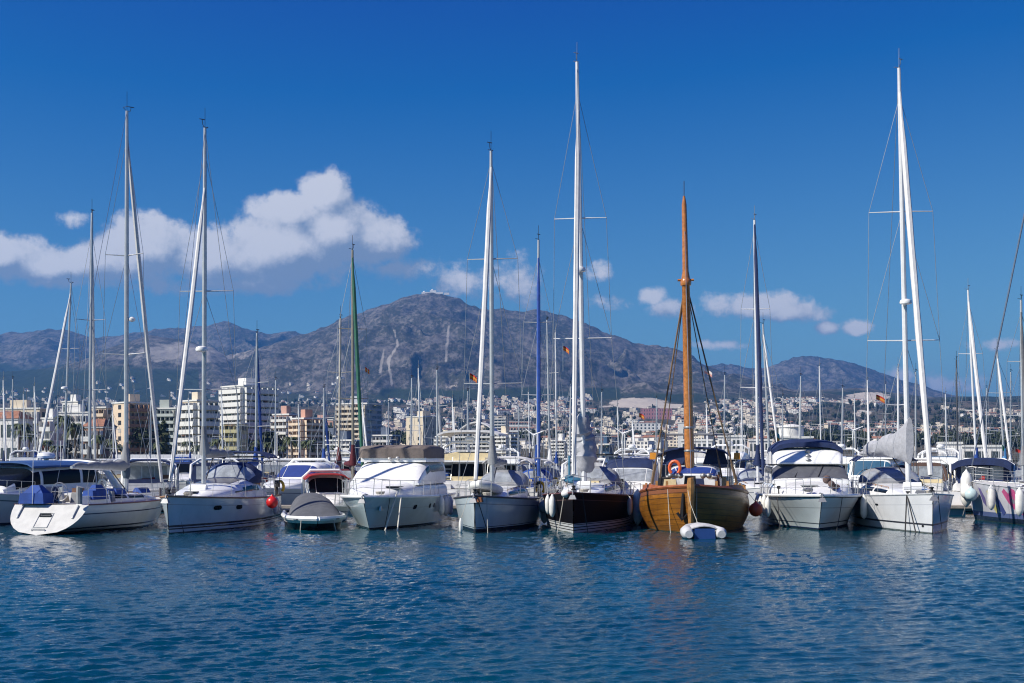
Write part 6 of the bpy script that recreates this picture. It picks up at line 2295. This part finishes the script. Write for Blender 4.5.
# the long white terraces on the ridge above the banded tower and above the quarry
for k in range(26):
    px = 272 + k * 6.0
    pts.append(((px - 512) / FPX * 3850, 3850, px))
for k in range(16):
    px = 770 + k * 5.5
    pts.append(((px - 512) / FPX * 3900, 3900 + rs.uniform(-30, 30), px))
for k in range(150):
    px = rs.uniform(-20, 340)
    yy = rs.choice([3500, 3750, 4050, 4300, 4520]) + rs.uniform(-70, 70)
    pts.append(((px - 512) / FPX * yy, yy, px))
xs, ys, pxs = np.array([p[0] for p in pts]), np.array([p[1] for p in pts]), np.array([p[2] for p in pts])
zs = terrain(xs, ys)
order = sorted(range(len(pts)), key=lambda i: ys[i])
mass_v, mass_f, mass_m, off = [], [], [], 0
near = 0
for r_, i in enumerate(order):
    vi = rs.choices(range(12), [4, 3, 2, 4, 1, 2, 3, 4, 3, 2, 3, 2])[0]
    if ys[i] > 3400 and pxs[i] < 345:
        vi = rs.choice([0, 3, 5, 7])
    me, colr, roof, size = variants[vi]
    ang = rs.choice([-.95, -.7, -.5, -.25, .25]) + rs.uniform(-.15, .15)
    vis = -30 < pxs[i] < 1054
    if near < 285 and vis:
        near += 1
        o = link('house', me)
        o.location = (xs[i], ys[i], zs[i])
        o.rotation_euler = (0, 0, ang)
        zn = next(z for a, b, z in zones if a <= pxs[i] < b)
        lev = 'low on' if ys[i] < 1500 else ('midway up' if ys[i] < 1900 else 'high up')
        lb = '%s %s %s house %s the slope %s' % (size, colr, roof, lev, zn)
        tag(o, lb, 'house', lb.replace(' house ', ' houses '))
    else:
        ca, sa = math.cos(ang), math.sin(ang)
        vv = np.array([v.co for v in me.vertices])
        vv = np.stack([vv[:, 0] * ca - vv[:, 1] * sa + xs[i], vv[:, 0] * sa + vv[:, 1] * ca + ys[i], vv[:, 2] + zs[i]], -1)
        mass_v.append(vv)
        mass_f.extend([tuple(j + off for j in p.vertices) for p in me.polygons])
        wi = {'white': 0, 'cream': 1, 'pink': 2}[colr]
        mass_m.extend([(wi, 3 if roof[0] == 't' else 4, 5)[p.material_index] for p in me.polygons])
        off += len(vv)
me = bpy.data.meshes.new('far_houses')
me.from_pydata(np.concatenate(mass_v).tolist(), [], mass_f)
for m in HWALLS + [TERRA, FLATR, HWIN]:
    me.materials.append(m)
me.polygons.foreach_set('material_index', mass_m)
tag(link('far_houses', me), 'mass of tiny white and cream houses covering the upper hillside town', 'houses', None, 'stuff')

# larger landmarks on the slope
def landmark(label, px0, px1, pyt, D, wall, floors, bays, name='building', balc=(1, 0), **kw):
    x = ((px0 + px1) / 2 - 512) / FPX * D
    zb = terr(x, D) - 1
    if zpx(pyt, D) - zb < 5:
        print('LOW', label, zpx(pyt, D) - zb)
    return apartment(label, px1, px1 - px0, 3, pyt, D, wall, floors, bays, 1, th=-8, balc=balc, zb=zb, name=name, hut=False, **kw)
landmark('wide dusky pink building under the pale quarry face left of the wooden mast', 641, 672, 408.5, 2850, mat('dusky_pink_render', (.36, .17, .19), .9), 3, 12, wfrac=.25, balc=(0, 0), roofm=mat('dusky_pink_render', (.36, .17, .19)))
landmark('long white office block half way up the slope left of the wooden mast', 632, 663, 423.5, 2100, WREND, 3, 8, wfrac=.45, balc=(0, 0))
landmark('long salmon terrace on the slope right of the pale sloop mast', 501, 538, 427, 1700, BRICKR, 3, 12)
landmark('second salmon terrace on the slope above the first one', 496, 530, 421.5, 2000, BRICKR, 3, 12)
landmark('pink terrace on the slope behind the plain white sloop headsail', 930, 975, 432, 1500, BRICKR, 3, 12)
landmark('paler pink terrace between the slack sail bag and the plain sloop headsail', 868, 912, 428, 1750, PINKR, 3, 12)
landmark('cream tower on the slope behind the pale sloop mast', 494, 506, 416.5, 1900, CREAM, 7, 3)
t, w, d, H = landmark('white advertising board building on stilts just left of the wooden mast', 678, 690, 423, 900, WREND, 1, 1, wfrac=.1, balc=(0, 0))
t, w, d, H = landmark('white church with a pointed spire on the ridge above the navy-topped yacht', 829, 837, 406, 4000, WREND, 2, 2, name='church', balc=(0, 0))
MB().lathe([(6, 0), (5.5, 8), (2.5, 14), (.2, 26)], 8, (2, 0, H)).build('spire', WREND, t)
x, y = (434 - 512) / FPX * 6250, 6250.0
t = thing('radar_station', 'white radar and antenna station on the summit of the big mountain', 'building', (x, y, terr(x, y) - 3))
MB().box(-60, 45, -10, 10, 0, 10).build('wall', WREND, t, 0)
MB().box(-20, 10, -8, 8, 10, 19).build('upper_floor', WREND, t, 0)
MB().box(50, 75, -8, 8, -4, 7).build('annexe', WREND, t, 0)
for k, (xx, h) in enumerate(((-35, 26), (30, 44), (70, 22))):
    MB().tube([(xx, 0, 5), (xx, 0, 5 + h)], [1.1, .4], 5).build('antenna', GALV, t)
for xx in (-8, -48):
    MB().ball((xx, 0, 21 if xx > -20 else 12), 5).build('radome', WHITE, t)

# ------------------------------------------------------------------ trees between the houses
def tree_mesh(seed, kind):
    rs2 = random.Random(seed)
    mb = MB()
    mb.cur = 0
    h = 8.0
    mb.tube([(0, 0, -1), (.15, .1, 2.2), (.1, 0, 4.6)], [.34, .26, .14], 6)
    for k in range(4):
        a = k * 1.6 + seed
        mb.tube([(.12, .05, 2.4), (math.cos(a) * 1.6, math.sin(a) * 1.6, 4.6 + .4 * k)], [.14, .05], 5)
    lobes = []
    for k in range(9):
        a = rs2.uniform(0, 6.28)
        if kind == 'cypress':
            z = lerp(1.5, 8.4, k / 8)
            lobes.append((.2 * math.cos(a), .2 * math.sin(a), z, 1.3 * (1 - .75 * (k / 8) ** 1.6) + .15))
        else:
            rr = rs2.uniform(.3, 2.0)
            lobes.append((rr * math.cos(a), rr * math.sin(a), rs2.uniform(3.6, 6.6), rs2.uniform(1.2, 2.1)))
    for (cx, cy, cz, r) in lobes:
        for q in range(46):
            u, v = rs2.uniform(-1, 1), rs2.uniform(0, 6.28)
            s = math.sqrt(1 - u * u)
            n = Vector((s * math.cos(v), s * math.sin(v), u))
            p = Vector((cx, cy, cz)) + n * r * rs2.uniform(.72, 1.08)
            t1 = n.orthogonal().normalized()
            t1.rotate(Matrix.Rotation(rs2.uniform(0, 6.28), 3, n))
            t2 = n.cross(t1)
            sz = rs2.uniform(.3, .62)
            n2 = n * rs2.uniform(-.3, .3)
            mb.cur = 1 if rs2.random() < .6 else 2
            mb.poly([p + t1 * sz, p + t2 * sz * .8 + n2, p - t1 * sz, p - t2 * sz * .8 - n2])
    return mb.mesh('tree', [mat('tree_bark', (.09, .07, .05), .95), mat('dark_foliage', (.022, .036, .014), .8, var=.35, scale=.4), mat('olive_foliage', (.052, .066, .026), .8, var=.35, scale=.4)], 0)


tv = [(tree_mesh(k, 'round'), 'rounded dark green') for k in range(4)] + [(tree_mesh(9, 'cypress'), 'narrow cypress')]
hx = set(grid)
tp = []
tries = 0
while len(tp) < 3000 and tries < 60000:
    tries += 1
    px = rs.uniform(-60, 1090)
    y = 420 + 3300 * rs.random() ** 1.05
    x = (px - 512) / FPX * y
    key = (int(x // 22), int(y // 30))
    if key in hx or (y < 900 and px > 330):
        continue
    cl = float(fbm(np.array([x / 140 + 11]), np.array([y / 260 + 31]), 3)[0])
    if cl < .36:
        continue
    if (636 < px < 677 and 2250 < y < 2950) or (627 < px < 668 and 1750 < y < 2200) or (495 < px < 540 and 1450 < y < 2050) or (926 < px < 978 and 1250 < y < 1550) or (864 < px < 914 and 1450 < y < 1780):
        continue
    if 592 < px < 705 and y > 3000 and abs(HORZ - (terr(x, y) - CAMZ) / y * FPX - 403) < 7:
        continue
    tp.append((x, y, px))
tz = terrain(np.array([p[0] for p in tp]), np.array([p[1] for p in tp]))
order = sorted(range(len(tp)), key=lambda i: tp[i][1])
mv, mf, mm_, off = [], [], [], 0
near = 0
for i in order:
    x, y, px = tp[i]
    vi = rs.choices(range(5), [3, 3, 3, 3, 1])[0]
    me, kind = tv[vi]
    s = rs.uniform(.8, 1.9)
    if near < 290 and -20 < px < 1044:
        near += 1
        o = link('tree', me)
        o.location = (x, y, float(tz[i]) - .3)
        o.rotation_euler = (0, 0, rs.uniform(0, 6.28))
        o.scale = (s * 1.1, s * 1.1, s)
        zn = next(z for a, b, z in zones if a <= px < b)
        lb = '%s tree among the %s buildings %s' % (kind, 'lower' if y < 1000 else 'upper', zn)
        tag(o, lb, 'tree', lb.replace(' tree ', ' trees '))
    else:
        a = rs.uniform(0, 6.28)
        vv = np.array([v.co for v in me.vertices]) * s * 1.1
        vv = np.stack([vv[:, 0] * math.cos(a) - vv[:, 1] * math.sin(a) + x, vv[:, 0] * math.sin(a) + vv[:, 1] * math.cos(a) + y, vv[:, 2] + tz[i]], -1)
        mv.append(vv)
        mf.extend([tuple(j + off for j in p.vertices) for p in me.polygons])
        mm_.extend([p.material_index for p in me.polygons])
        off += len(vv)
me = bpy.data.meshes.new('far_trees')
me.from_pydata(np.concatenate(mv).tolist(), [], mf)
for m in tv[0][0].materials:
    me.materials.append(m)
me.polygons.foreach_set('material_index', mm_)
tag(link('far_trees', me), 'dark green trees scattered over the upper hillside town', 'trees', None, 'stuff')
